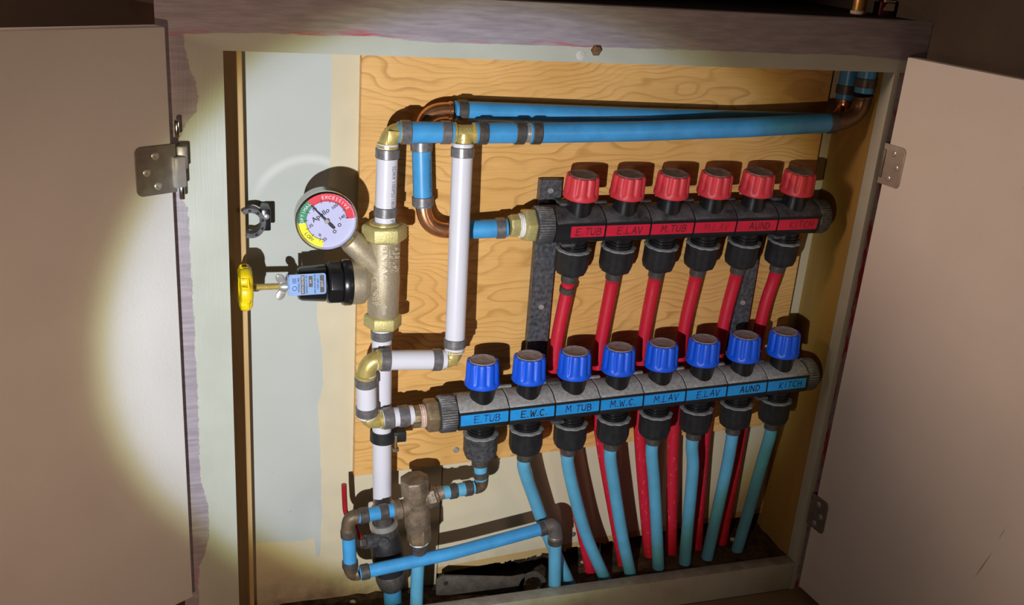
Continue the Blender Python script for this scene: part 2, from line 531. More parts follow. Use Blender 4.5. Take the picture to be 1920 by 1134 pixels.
class MB:
    def __init__(s):
        s.v, s.f = [], []

    def add(s, vs, fs):
        o = len(s.v)
        s.v += [V(q) for q in vs]
        s.f += [tuple(i + o for i in f) for f in fs]
        return s

    def box(s, c, d, rot=None):
        c = V(c)
        vs = []
        for sx in (-1, 1):
            for sy in (-1, 1):
                for sz in (-1, 1):
                    q = V((sx * d[0] / 2, sy * d[1] / 2, sz * d[2] / 2))
                    vs.append(c + (rot @ q if rot else q))
        return s.add(vs, [(0, 1, 3, 2), (4, 6, 7, 5), (0, 4, 5, 1), (2, 3, 7, 6), (0, 2, 6, 4), (1, 5, 7, 3)])

    def box2(s, a, b):
        a, b = V(a), V(b)
        return s.box((a + b) / 2, [abs(b[i] - a[i]) for i in range(3)])

    def lathe(s, prof, o, ax, seg=24, ref=None, fl=None, cap0=True, cap1=True, a0=0.0):
        u, v, ax = frame(ax, ref)
        o = V(o)
        vs, fs = [], []
        for (r, h) in prof:
            for k in range(seg):
                a = a0 + 2 * math.pi * k / seg
                rr = fl(a, h, r) if fl else r
                vs.append(o + ax * h + (u * math.cos(a) + v * math.sin(a)) * rr)
        n = len(prof)
        for i in range(n - 1):
            for k in range(seg):
                k2 = (k + 1) % seg
                fs.append((i * seg + k, i * seg + k2, (i + 1) * seg + k2, (i + 1) * seg + k))
        if cap0:
            fs.append(tuple(range(seg - 1, -1, -1)))
        if cap1:
            fs.append(tuple((n - 1) * seg + k for k in range(seg)))
        return s.add(vs, fs)

    def cyl(s, a, b, r, seg=18, ref=None, a0=0.0):
        a, b = V(a), V(b)
        return s.lathe([(r, 0), (r, (b - a).length)], a, b - a, seg, ref, a0=a0)

    def hexa(s, a, b, r, ref=None, n=6, ch=.12, a0=0.0):
        a, b = V(a), V(b)
        L = (b - a).length
        k = r * ch
        return s.lathe([(r * (1 - ch), 0), (r, k), (r, L - k), (r * (1 - ch), L)], a, b - a, n, ref, a0=a0)

    def ring(s, a, b, ri, ro, seg=24, ref=None):
        a, b = V(a), V(b)
        L = (b - a).length
        c = min(.0006, L * .15)
        pr = [(ri, 0), (ro - c, 0), (ro, c), (ro, L - c), (ro - c, L), (ri, L), (ri, 0)]
        return s.lathe(pr, a, b - a, seg, ref, cap0=False, cap1=False)

    def tube(s, pts, r, seg=16, caps=True):
        pts = [V(q) for q in pts]
        n = len(pts)
        rs = r if isinstance(r, (list, tuple)) else [r] * n
        t0 = (pts[1] - pts[0]).normalized()
        u, v, _ = frame(t0)
        vs, fs = [], []
        for i in range(n):
            t = (pts[min(i + 1, n - 1)] - pts[max(i - 1, 0)]).normalized()
            u = (u - t * u.dot(t)).normalized()
            v = t.cross(u)
            for k in range(seg):
                a = 2 * math.pi * k / seg
                vs.append(pts[i] + (u * math.cos(a) + v * math.sin(a)) * rs[i])
        for i in range(n - 1):
            for k in range(seg):
                k2 = (k + 1) % seg
                fs.append((i * seg + k, i * seg + k2, (i + 1) * seg + k2, (i + 1) * seg + k))
        if caps:
            fs.append(tuple(range(seg - 1, -1, -1)))
            fs.append(tuple((n - 1) * seg + k for k in range(seg)))
        return s.add(vs, fs)

    def prism(s, out, o, u, v, n, d):
        """outline (counter-clockwise in u,v), front at o, extruded along n by d"""
        o, u, v, n = V(o), V(u), V(v), V(n)
        k = len(out)
        vs = [o + u * a + v * b for a, b in out] + [o + u * a + v * b + n * d for a, b in out]
        fs = [tuple(range(k)), tuple(range(2 * k - 1, k - 1, -1))]
        fs += [(i, i + k, (i + 1) % k + k, (i + 1) % k) for i in range(k)]
        return s.add(vs, fs)

    def build(s, name, mat, parent=None, smooth=38, bevel=0.0, bseg=2):
        me = bpy.data.meshes.new(name)
        org = ROOT.get(parent.name, V((0, 0, 0))) if parent else V((0, 0, 0))
        me.from_pydata([q - org for q in s.v], [], s.f)
        bm = bmesh.new()
        bm.from_mesh(me)
        bmesh.ops.recalc_face_normals(bm, faces=bm.faces)
        if bevel:
            es = [e for e in bm.edges if len(e.link_faces) == 2 and e.calc_face_angle(0) > .5]
            bmesh.ops.bevel(bm, geom=es, offset=bevel, segments=bseg, affect='EDGES', profile=.5)
        bm.to_mesh(me)
        bm.free()
        if smooth:
            me.shade_smooth()
            me.set_sharp_from_angle(angle=math.radians(smooth))
        if isinstance(mat, str):
            mat = MT[mat]
        me.materials.append(mat)
        ob = bpy.data.objects.new(name, me)
        COL.objects.link(ob)
        if parent:
            ob.parent = parent
            ROOT[ob.name] = org
        return ob


ROOT = {}


def tag(o, label=None, cat=None, group=None, kind=None):
    if label:
        o['label'] = label
    if cat:
        o['category'] = cat
    if group:
        o['group'] = group
    if kind:
        o['kind'] = kind
    return o


def thing(name, label, cat, loc, group=None):
    o = bpy.data.objects.new(name, None)
    o.empty_display_size = .01
    COL.objects.link(o)
    o.location = loc
    ROOT[o.name] = V(loc)
    return tag(o, label, cat, group)


def bez(a, c, b, n=10):
    a, c, b = V(a), V(c), V(b)
    return [a * (1 - t) ** 2 + c * 2 * t * (1 - t) + b * t * t for t in [i / n for i in range(n + 1)]]


def spline(pts, n=8):
    pts = [V(q) for q in pts]
    e = [pts[0] * 2 - pts[1]] + pts + [pts[-1] * 2 - pts[-2]]
    out = []
    for i in range(1, len(e) - 2):
        p0, p1, p2, p3 = e[i - 1:i + 3]
        for k in range(n):
            t = k / n
            out.append(.5 * ((2 * p1) + (p2 - p0) * t + (2 * p0 - 5 * p1 + 4 * p2 - p3) * t * t + (3 * p1 - p0 - 3 * p2 + p3) * t ** 3))
    out.append(pts[-1])
    return out


_tc = {}


def text2d(s, size, ext=0.0, align='CENTER'):
    key = (s, size, ext, align)
    if key not in _tc:
        c = bpy.data.curves.new('t', 'FONT')
        c.body = s
        c.size = size
        c.align_x = align
        c.align_y = 'CENTER'
        c.extrude = ext
        c.resolution_u = 2
        o = bpy.data.objects.new('t', c)
        COL.objects.link(o)
        me = bpy.data.meshes.new_from_object(o)
        _tc[key] = ([q.co.copy() for q in me.vertices], [tuple(p.vertices) for p in me.polygons])
        bpy.data.objects.remove(o)
        bpy.data.meshes.remove(me)
        bpy.data.curves.remove(c)
    return _tc[key]


STROKE = {
    'E': [[(.62, 1), (0, 1), (0, 0), (.62, 0)], [(0, .52), (.5, .54)]],
    'T': [[(0, 1), (.7, 1)], [(.35, 1), (.33, 0)]],
    'U': [[(0, 1), (.03, .2), (.2, 0), (.45, .03), (.58, .25), (.6, 1)]],
    'B': [[(0, 0), (0, 1), (.4, .98), (.5, .8), (.4, .58), (.02, .52)], [(.4, .55), (.6, .3), (.45, .03), (0, 0)]],
    'L': [[(0, 1), (0, 0), (.55, .02)]],
    'A': [[(0, 0), (.33, 1), (.64, 0)], [(.1, .36), (.56, .38)]],
    'V': [[(0, 1), (.3, 0), (.66, 1)]],
    'M': [[(0, 0), (.08, 1), (.36, .4), (.66, 1), (.76, 0)]],
    'N': [[(0, 0), (.02, 1), (.55, .02), (.6, 1)]],
    'D': [[(0, 0), (.02, 1), (.4, .9), (.58, .5), (.42, .1), (0, 0)]],
    'W': [[(0, 1), (.18, 0), (.38, .7), (.58, 0), (.8, 1)]],
    'C': [[(.58, .88), (.3, 1), (.05, .7), (.05, .28), (.3, 0), (.58, .1)]],
    'K': [[(0, 1), (0, 0)], [(.55, 1), (.02, .45), (.58, 0)]],
    'I': [[(.15, 1), (.15, 0)]],
    'H': [[(0, 1), (0, 0)], [(.55, 1), (.55, 0)], [(0, .5), (.55, .52)]],
    '.': [[(.05, .0), (.13, .04)]],
    ' ': [],
}


def handwriting(mb, s, o, u, v, h, wd, gap=.28):
    x = 0.0
    n = u.cross(v)
    for ch in s:
        wch = {'.': .12, 'I': .3, ' ': .2, 'M': .78, 'W': .8}.get(ch, .62)
        jy = random.uniform(-.05, .05)
        sl = random.uniform(.02, .14)
        for st in STROKE[ch]:
            for (a, b) in zip(st[:-1], st[1:]):
                A = o + u * ((x + a[0] + sl * a[1]) * h) + v * ((a[1] + jy) * h)
                B = o + u * ((x + b[0] + sl * b[1]) * h) + v * ((b[1] + jy) * h)
                d = (B - A)
                if d.length < 1e-6:
                    continue
                d.normalize()
                q = n.cross(d) * wd / 2
                A2, B2 = A - d * wd * .35, B + d * wd * .35
                mb.add([A2 - q, B2 - q, B2 + q, A2 + q], [(0, 1, 2, 3)])
        x += wch + gap
    return x * h


# ------------------------------------------------------------------ depths (metres from the camera plane)
YF, YK = 0.986, 1.005          # front and back of the face frame
YD = 1.083                     # drywall
YP = 1.071                     # plywood front
XL, XR = 0.0378, 0.781         # opening
ZT, ZB = 0.7193, 0.050         # opening top / rail top


def struct(name, mb, mat, parent=None, **k):
    o = mb.build(name, mat, parent, **k)
    if not parent:
        o['kind'] = 'structure'
    return o


# ------------------------------------------------------------------ the setting
XS = 0.2957                    # drywall joint below the plywood
wb = struct('wall_back', MB().box2((-.02, YD, .0), (XS - .0007, YD + .0127, .756)), 'drywall', smooth=0)
mb = MB()
# right hand board ends above the floor in a torn edge
N = 44
tops, bots = [], []
for i in range(N + 1):
    x = XS + .0007 + (.795 - XS) * i / N
    zb = .850 - .8155 + (x - XS) * .07 + (random.uniform(-.0022, .0022) if 6 < i < 22 else random.uniform(-.0006, .0006))
    bots.append((x, zb))
out = [(x, z) for x, z in bots] + [(.795, .756), (XS + .0007, .756)]
mb.prism(out, (0, YD, 0), (1, 0, 0), (0, 0, 1), (0, 1, 0), .0127)
db = mb.build('drywall_board', 'drywall', wb, smooth=0)
mb = MB()
for i in range(90):
    f_ = random.uniform(6.5, 23.5)
    x, z = bots[int(f_)]
    x += (f_ % 1) * .0113
    mb.box((x, YD + random.uniform(.001, .010), z + random.uniform(-.0018, .0008)), (random.uniform(.002, .007), random.uniform(.001, .004), random.uniform(.0008, .0028)),
           Matrix.Rotation(random.uniform(-.7, .7), 3, 'Y') @ Matrix.Rotation(random.uniform(-.8, .8), 3, 'Z'))
mb.build('torn_edge', 'drywall_core', wb, smooth=0)
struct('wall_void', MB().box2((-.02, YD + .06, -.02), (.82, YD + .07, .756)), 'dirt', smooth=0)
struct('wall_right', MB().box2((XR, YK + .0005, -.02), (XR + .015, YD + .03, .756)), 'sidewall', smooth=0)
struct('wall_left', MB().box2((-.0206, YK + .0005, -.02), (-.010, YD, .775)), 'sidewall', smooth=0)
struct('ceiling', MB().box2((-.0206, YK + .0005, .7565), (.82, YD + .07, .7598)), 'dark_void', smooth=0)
# wall stud just behind the left stile
st = struct('trim_5', MB().box2((-.0095, 1.061, .0), (.0588, YD - .0004, .756)), 'stud', bevel=.0012)
st['label'] = 'bare pine stud standing behind the left stile of the opening'

# dirt floor of the cavity
mb = MB()
nx, ny = 60, 14
x0, x1, y0, y1 = -.0095, XR - .0005, YK + .0006, YD + .055


def floor_z(x, y):
    base = .018 + (.047 - .018) * min(1, max(0, (x - .47) / .12))
    return base


grid = []
for j in range(ny + 1):
    for i in range(nx + 1):
        x = x0 + (x1 - x0) * i / nx
        y = y0 + (y1 - y0) * j / ny
        grid.append((x, y, floor_z(x, y) + random.uniform(-.002, .002)))
fs = []
for j in range(ny):
    for i in range(nx):
        a = j * (nx + 1) + i
        fs.append((a, a + 1, a + nx + 2, a + nx + 1))
mb.add(grid, fs)
struct('floor_cavity', mb, 'dirt')
struct('floor', MB().box2((-.9, -.3, -.02), (.98, YF - .0002, .006)), 'floor', smooth=0)
# a board joint in front of the rail
# face frame
hd = struct('trim_1', MB().box2((-.0206, YF, ZT), (.8195, YK, .7765)), 'header', smooth=0)
hd['label'] = 'mauve and cream painted header above the opening'
s1 = struct('trim_2', MB().box2((-.0206, YF, .0), (XL, YK, ZT)), 'stile', smooth=0)
s1['label'] = 'cream stile with ragged mauve paint left of the opening'
s2 = struct('trim_3', MB().box2((XR, YF, .0), (.8195, YK, ZT)), 'stile_r', smooth=0)
s2['label'] = 'cream stile right of the opening'
s3 = struct('trim_4', MB().box2((XL + .0002, YF, .006), (XR - .0002, YK, ZB)), 'rail', bevel=.0015)
s3['label'] = 'dusty cream rail below the opening'
# surroundings in the dark
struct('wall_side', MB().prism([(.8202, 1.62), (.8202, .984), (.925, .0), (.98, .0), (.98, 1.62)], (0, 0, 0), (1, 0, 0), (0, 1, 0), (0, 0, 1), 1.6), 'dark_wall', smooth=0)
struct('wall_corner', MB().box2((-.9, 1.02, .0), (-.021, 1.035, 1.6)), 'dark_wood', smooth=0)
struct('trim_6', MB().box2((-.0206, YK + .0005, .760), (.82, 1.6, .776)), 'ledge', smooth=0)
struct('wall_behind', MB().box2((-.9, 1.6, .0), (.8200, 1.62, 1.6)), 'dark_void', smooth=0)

# ------------------------------------------------------------------ doors


def hinge(door, px_list, p0, n, d_ax, pw, ph, c_px, mat, flip=1):
    """cup plate on the door face, screws, and the knuckle that wraps to the stile"""
    c = PP(*c_px, p0, n)
    up = V((0, 0, 1))
    out, r = [], .006
    for (sx, sy, a0) in ((1, 1, 0), (-1, 1, 90), (-1, -1, 180), (1, -1, 270)):
        for k in range(5):
            a = math.radians(a0 + k * 22.5)
            rr = r if (sx * flip) > 0 else .0008
            out.append((sx * (pw / 2 - rr) + math.cos(a) * rr, sy * (ph / 2 - rr) + math.sin(a) * rr))
    hp = MB().prism(out, c + n * .0016, d_ax, up, -n, .0016).build('hinge_plate', mat, door, bevel=.0003, bseg=1)
    for (a, b) in ((.02, .30), (.24, -.02), (-.02, -.32)):
        q = c + d_ax * (a * pw * flip) + up * (b * ph)
        sc = MB().lathe([(.0038, 0), (.0038, .0006), (.003, .0012), (.0014, .0012), (.0012, .0005)], q + n * .0014, n, 14).build('screw', 'steel', hp)
    return c


def door(name, label, a, b, zb, zt, hinges, scuff=None):
    """a = hinge edge on the visible face, b = far edge on the visible face"""
    a, b = V((a[0], a[1], 0)), V((b[0], b[1], 0))
    d = (b - a).normalized()
    n = V((d.y, -d.x, 0))
    if n.dot(CAM - a) < 0:
        n = -n
    t = thing(name, label, 'door', (a.x, a.y, zb), 'cabinet doors')
    th = .018
    mb = MB().prism([(0, zb), ((b - a).length, zb), ((b - a).length, zt), (0, zt)], a, d, V((0, 0, 1)), -n, th)
    mb.build('panel', 'door', t, bevel=.0012)
    return t, a, d, n


# left door: swung about 150 degrees open
yh = .968
dl, a, d, n = door('cabinet_door', 'off-white cabinet door on the left, half lit by the light beam',
                   (-.0122 * yh, yh), (-.0122 * yh - .50 * math.cos(math.radians(29.6)), yh - .50 * math.sin(math.radians(29.6))),
                   .850 - .7428 * yh, .850 - .1128 * yh, None)
hinge(dl, None, a, n, d, .040, .046, (292, 319), 'steel_dull')
# knuckle between plate and stile
mb = MB()
q = PP(326, 322, a, n)
mb.box(q + n * .001 - d * .004 + V((0, 0, 0)), (.012, .010, .030), Matrix.Rotation(math.atan2(d.y, d.x), 3, 'Z'))
mb.build('hinge_knuckle', 'steel', dl, bevel=.002)
mb = MB().box(q + V((.008, .006, .013)), (.010, .009, .022))
mb.build('hinge_arm', 'steel_dull', dl, bevel=.0015)
MB().box(q + V((.0065, .004, -.018)), (.005, .008, .018)).build('hinge_spring', 'chrome', dl, bevel=.001)
MB().box(q + V((.0045, .004, .040)), (.004, .008, .016)).build('hinge_spring', 'chrome', dl, bevel=.001)

# right door: swung about 96 degrees open
yh = .978
dr, a, d, n = door('cabinet_door', 'off-white cabinet door standing open on the right',
                   (.8057 * yh, yh), ((.8057 * yh + .60 * math.sin(math.radians(6.4))), yh - .60 * math.cos(math.radians(6.4))),
                   .850 - .8526 * yh, .850 - .1144 * yh, None)
for cp, mt in (((1673, 311), 'steel'), ((1533, 962), 'steel_dull')):
    c = hinge(dr, None, a, n, d, .034, .048, cp, mt)
    MB().box(V((.7885, YF - .004, c.z)), (.008, .007, .034)).build('hinge_knuckle', 'steel_dull', dr, bevel=.0015)
# pencil-thin scuff low on the right door
pa = [PP(*q, a, n) + n * .0003 for q in ((1826, 1084), (1843, 1060), (1861, 1034))]
mb = MB()
up = V((0, 0, 1))
mb.add([pa[0], pa[1] - up * .0016, pa[2], pa[1] + up * .0016], [(0, 1, 2, 3)])
mb.build('scuff_mark', 'scuff', dr, smooth=0)
pa = [PP(*q, a, n) + n * .0003 for q in ((1871, 1014), (1879, 1000), (1888, 984))]
mb = MB().add([pa[0], pa[1] - up * .0008, pa[2], pa[1] + up * .0008], [(0, 1, 2, 3)])
mb.build('scuff_mark', 'scuff', dr, smooth=0)

# ------------------------------------------------------------------ plywood backing board
pl = [P(678, 103, YP), P(664, 893, YP)]
xl = (pl[0].x + pl[1].x) / 2
zbl = P(664, 893, YP).z
zbr = P(1440, 797, YP).z
xr = .7590
bb = thing('plywood_board', 'amber plywood board with bold grain behind the pipes', 'board', (xl, YP, zbl))
mb = MB().prism([(xl, zbl), (.62, zbl + (zbr - zbl) * .80), (xr - .012, zbr), (xr, zbr + .05), (xr, .755), (xl, .755)],
                (0, YP, 0), (1, 0, 0), (0, 0, 1), (0, 1, 0), YD - YP - .0003)
mb.build('panel', 'ply', bb, bevel=.0006, bseg=1)


def screwhead(name, label, c, n=V((0, -1, 0)), r=.0042, mat='steel', parent=None, hexh=False):
    mb = MB()
    if hexh:
        mb.lathe([(r * 1.35, 0), (r * 1.35, .0008), (r, .0008), (r, .004), (r * .8, .0048)], c, n, 6)
    else:
        mb.lathe([(r, -.0004), (r, .0008), (r * .75, .0020), (r * .35, .0022), (r * .3, .0012)], c, n, 16)
    o = mb.build(name, mat, parent)
    if not parent:
        tag(o, label, 'screw')
    return o


screwhead('screw', None, P(855, 843, YP), mat='steel', parent=bb)
screwhead('screw', 'small screw head in bare drywall right of the blue elbow', P(1075, 1001, YD), mat='steel_dull', r=.0036)
screwhead('hex_screw', 'rusty hex screw driven into the cream edge of the header', P(1118, 94, YF), mat='rust', r=.0046, hexh=True)
mb = MB().lathe([(.0050, 0), (.0050, .0003), (.004, .0006)], P(1089, 104, YF) + V((0, -.0, 0)), V((0, -1, 0)), 18)
o = mb.build('filled_hole', 'filler')
tag(o, 'round grey filled hole on the header left of the hex screw', 'filler')

# ------------------------------------------------------------------ pipes and fittings
R34, R12 = .0112, .0080


def pipe(name, label, pts, r, mat, rings=(), group=None, ringmat='crimp', rl=.0105, printed=None, cat='pipe', pmat='print', seg=24, ringr=.0014):
    pts = [V(q) for q in pts]
    low = min(pts, key=lambda q: q.z)
    t = thing(name, label, cat, low, group)
    mb = MB()
    path = pts
    c = .0006
    d0 = (path[1] - path[0]).normalized()
    d1 = (path[-1] - path[-2]).normalized()
    full = [path[0], path[0] + d0 * c] + path[1:-1] + [path[-1] - d1 * c, path[-1]]
    mb.tube(full, [r - c] + [r] * (len(full) - 2) + [r - c], seg)
    mb.build('tube', mat, t)
    # ring positions: distance from start (>=0) or from the end (<0)
    seglen = [(path[i + 1] - path[i]).length for i in range(len(path) - 1)]
    tot = sum(seglen)

    def along(s):
        for i, L in enumerate(seglen):
            if s <= L or i == len(seglen) - 1:
                dd = (path[i + 1] - path[i]).normalized()
                return path[i] + dd * s, dd
            s -= L
    for s_ in rings:
        q, dd = along(s_ if s_ >= 0 else tot + s_)
        rm = MB().ring(q - dd * rl / 2, q + dd * rl / 2, r - .0004, r + ringr, 26)
        # crimp jaw tab
        u, v, _ = frame(dd)
        rm.build('crimp_ring', ringmat, t)
    if printed:
        txt, s0, size, angr = printed
        q, dd = along(s0)
        u, v, ax = frame(dd, V((0, -1, 0)))
        vs, fs = text2d(txt, size, 0, 'LEFT')
        m2 = MB()
        vv = []
        for p_ in vs:
            a_ = angr - p_.y / r
            vv.append(q + dd * p_.x + (u * math.cos(a_) + v * math.sin(a_)) * (r + .00025))
        m2.add(vv, fs)
        m2.build('printed_text', pmat, t, smooth=0)
    return t


def elbow(label, A, C, B, r, mat, group, name='pipe_elbow', collar=.0016, pad=None, cat='elbow', capend=False):
    A, C, B = V(A), V(C), V(B)
    t = thing(name, label, cat, min((A, B, C), key=lambda q: q.z), group)
    MB().tube(bez(A, C, B, 12), r, 20).build('bend', mat, t)
    for (E, D) in ((A, (C - A).normalized()), (B, (C - B).normalized())):
        MB().lathe([(r * .9, -.001), (r + collar, -.001), (r + collar, .002), (r, .0032)], E, D, 22).build('collar', mat, t)
    if pad:
        d1, d2 = (A - C).normalized(), (B - C).normalized()
        n = d1.cross(d2).normalized()
        if n.dot(CAM - C) < 0:
            n = -n
        L1, L2, wd = (A - C).length * .95, (B - C).length * .95, r * .85
        o2 = C + n * (r * 1.10) - (d1 + d2) * (r * .30)
        MB().prism([(0, 0), (L1, 0), (L1, wd), (wd, wd), (wd, L2), (0, L2)], o2, d1, d2, -n, r * .9).build('raised_pad', mat, t, bevel=.0006)
    return t


# --- hot side: white riser, pressure valve, blue header
e1c = P(729, 247, 1.02)
W1a, W1b = P(727, 268, 1.02), P(722, 416, 1.02)
B1a, B1b = P(745, 248, 1.02), P(850, 248, 1.02)
tee = P(870, 249, 1.02)
B2a, B2b = P(889, 249, 1.02), P(984, 249, 1.02)
B3a = P(992, 249, 1.02)
BGR = P(1567, 230, 1.021)
elbow('brass elbow at the top of the printed white riser', W1a + V((0, 0, -.004)), e1c + V((.0005, 0, 0)), B1a + V((.004, 0, 0)), .0098, 'brass', 'brass elbows', pad=True)
pipe('white_pipe', 'printed white riser pipe between the top elbow and the pressure valve', [W1a, W1b], R34, 'pex_white',
     (.0105, -.012), 'white pipes', printed=('SDR9 100PSI/180F 3/4 PEX', .022, .0062, -.5))
pipe('blue_pipe', 'short blue pipe joining the top brass elbow and the brass tee', [B1a, B1b], R34, 'pex_blue', (.0085, -.0085), 'blue pipes', ringmat='crimp')
# tee
t = thing('pipe_tee', 'brass tee above the long white pipe', 'tee', tee)
dB = (B2a - B1b).normalized()
MB().cyl(tee - dB * .0115, tee + dB * .0115, .0088, 24).build('run', 'brass', t)
for s_ in (-1, 1):
    MB().lathe([(.0112, 0), (.0112, .0025), (.0095, .0035)], tee + dB * (.012 * s_), dB * -s_, 24).build('collar', 'brass', t)
MB().lathe([(.009, 0), (.009, .010), (.0108, .0115), (.0108, .0145)], tee + V((0, -.001, 0)), V((0, -.04, -1)), 24).build('branch', 'brass', t)
MB().prism([(-.006, -.007), (.006, -.007), (0, .004)], tee + V((0, -.0095, 0)), dB, V((0, 0, 1)), V((0, 1, 0)), .004).build('raised_pad', 'brass', t, bevel=.0008)
pipe('blue_pipe', 'short blue pipe right of the brass tee', [B2a, B2b], R34, 'pex_blue', (.0085, -.0065), 'blue pipes', ringmat='crimp_dark')
t = thing('pipe_coupling', 'small metal coupling joining two blue pipes right of the tee', 'coupling', B2b)
MB().lathe([(.0095, -.003), (.0095, .002), (.0106, .0022), (.0106, .0058), (.0095, .006), (.0095, .011)], B2b, dB, 22).build('body', 'steel', t)
pts = [B3a, P(1012, 249, 1.02), P(1200, 246, 1.0205), P(1400, 239, 1.021), BGR]
pipe('blue_pipe', 'long thick blue pipe running to the upper right corner', pts, R34, 'pex_blue', (.0075, -.006), 'blue pipes', ringmat='crimp_dark')
# upper right corner: elbows turning up behind the header
er = P(1601, 224, 1.020)
eu = P(1619, 174, 1.0185)
elbow('copper elbow in painted shade at the right end of the thick blue pipe', BGR - V((.004, 0, 0)), er + V((.010, 0, -.002)), eu - V((0, 0, .004)), .0100, 'copper_shaded', 'copper elbows', collar=.0012)
pipe('blue_pipe', 'blue pipe rising behind the header, outer of the corner pair', [eu, V((eu.x, eu.y, .7555))], R34, 'pex_blue', (.012,), 'blue pipes', ringmat='crimp_dark')
# rear blue line
Y3 = 1.050
C3a, C3b = P(852, 207, Y3), P(1552, 228, Y3 + .004)
pipe('blue_pipe', 'thinner-looking blue pipe running behind the thick one', [C3a, P(1200, 219, Y3), C3b], .0104, 'pex_blue', (.0085,), 'blue pipes', ringmat='crimp_dark')
V4a, V4b = P(790, 262, Y3), P(793, 387, Y3 - .002)
elbow('copper elbow behind the blue pipes, top left', C3a - V((.004, 0, 0)), P(797, 207, Y3) + V((-.004, 0, .002)), V4a + V((0, 0, .006)), .0086, 'copper', 'copper elbows', collar=.001)
pipe('blue_pipe', 'short upright blue pipe between two copper elbows', [V4a, V4b], .0106, 'pex_blue', (.0065, -.0065), 'blue pipes',
     printed=('ASTM F876/F877', .020, .0052, -.7), pmat='print_blue')
H5a, H5b = P(850, 432, 1.044), P(952, 427, 1.036)
elbow('polished copper elbow left of the long white pipe', V4b + V((0, 0, .003)), P(795, 436, 1.045), P(846, 432, 1.044), .0086, 'copper', 'copper elbows', collar=.0012)
pipe('blue_pipe', 'short blue pipe feeding the red-knob manifold', [H5a, H5b], .0106, 'pex_blue', (-.0085,), 'blue pipes')
er2 = P(1582, 198, 1.054)
eu2 = P(1583, 186, 1.054)
elbow('copper elbow in the upper right corner, rear of the pair', C3b, er2 + V((.002, 0, -.014)), eu2, .0092, 'copper', 'copper elbows', collar=.0012)
pipe('blue_pipe', 'blue pipe rising behind the header, inner of the corner pair', [eu2, V((eu2.x, eu2.y, .7555))], .0106, 'pex_blue', (.012,), 'blue pipes', ringmat='crimp_dark')

# --- white loop
W2a, W2b = P(868, 268, 1.018), P(852, 660, 1.003)
pipe('white_pipe', 'long white pipe hanging from the brass tee', [W2a, W2b], R34, 'pex_white', (.0095, -.0115), 'white pipes')
W4a, W4b = P(706, 675, 1.003), P(836, 674, 1.003)
elbow('brass elbow under the long white pipe', W2b + V((0, 0, .003)), P(850, 675, 1.003), W4b - V((.003, 0, 0)), .0095, 'brass', 'brass elbows', pad=True)
pipe('white_pipe', 'short level white pipe crossing in front of the riser', [W4a, W4b], R34, 'pex_white', (.0095, -.011), 'white pipes')
W5a, W5b = P(686, 701, 1.004), P(688, 781, 1.007)
elbow('brass elbow at the left end of the level white pipe', W4a + V((.003, 0, 0)), P(688, 676, 1.003), W5a + V((0, 0, -.003)), .0102, 'brass', 'brass elbows')
pipe('white_pipe', 'short upright white pipe left of the riser', [W5a, W5b], R34, 'pex_white', (.009, -.0085), 'white pipes')
W6a, W6b = P(711, 786, 1.007), P(775, 777, 1.009)
elbow('brass elbow low at the start of the blue-knob manifold line', W5b + V((0, 0, .003)), P(691, 790, 1.007), W6a + V((.003, 0, 0)), .0098, 'brass', 'brass elbows', pad=True)
pipe('white_pipe', 'stubby white pipe feeding the blue-knob manifold', [W6a, W6b], R34, 'pex_white', (.010, -.012), 'white pipes', rl=.012)
W3a, W3b = P(716, 612, 1.027), P(717, 962, 1.036)
pipe('white_pipe', 'white main riser between pressure valve and ball valve', [W3a, P(716, 800, 1.032), W3b], R34, 'pex_white', (.009,), 'white pipes')
# dark tape / sleeve low on the riser
# riser clamp
c = P(718, 815, 1.033)
t = thing('pipe_clamp', 'black plastic clamp holding the white riser to the board', 'clamp', c)
MB().ring(c + V((0, 0, -.007)), c + V((0, 0, .007)), R34, R34 + .004, 24).build('band', 'black_mat', t)
MB().box(c + V((.017, .004, .000)), (.018, .028, .013)).build('ear', 'black_mat', t, bevel=.001)
q = P(742, 836, 1.022)
MB().cyl(q + V((0, 0, -.004)), q + V((0, 0, .014)), .0017, 10).build('bolt', 'brass_old', t)
MB().hexa(q + V((0, 0, -.0065)), q + V((0, 0, -.0025)), .0042).build('bolt_head', 'brass_old', t)
MB().box(c + V((.010, .027, 0)), (.022, .022, .014)).build('standoff', 'black_mat', t, bevel=.001)

# ------------------------------------------------------------------ pressure valve
VY = 1.022
vt, vb = P(721, 428, VY), P(718, 600, VY)
ax = (vt - vb).normalized()
VL = (vt - vb).length
o = P(718, 515, VY)
pv = thing('pressure_valve', 'bronze pressure reducing valve with raised lettering and black bonnet', 'valve', vb)
bt, bbm = P(720, 450, VY), P(718, 590, VY)
MB().lathe([(.0160, 0), (.0172, .003), (.0174, .030), (.0180, .040), (.0174, .05), (.0172, (bt - bbm).length)], bbm, ax, 32).build('body', 'bronze', pv)
# union nuts
n1a, n1b = P(721, 449, VY), P(721, 419, VY)
MB().hexa(n1a, n1b, .0245, V((.45, -1, 0)), 6, .10, a0=math.radians(0)).build('union_nut', 'brass_cast', pv, smooth=20, bevel=.0008)
MB().ring(n1b - ax * .0005, n1b + ax * .0022, R34 + .0006, .0165, 30).build('union_ring', 'brass', pv)
MB().ring(n1b - ax * .0005, n1b + ax * .0034, R34 + .0002, .0142, 30).build('union_ring', 'bronze', pv)
n2a, n2b = P(717, 612, VY), P(718, 588, VY)
MB().hexa(n2a, n2b, .0212, V((.45, -1, 0)), 6, .10).build('union_nut', 'brass_cast', pv, smooth=20, bevel=.0008)
# side branch to the left carrying the bonnet
L0 = P(716, 527, VY)
Ldir = V((-1, -.02, .012)).normalized()


def onx(px, py=527, y=VY):
    return (P(px, py, y) - L0).dot(Ldir)


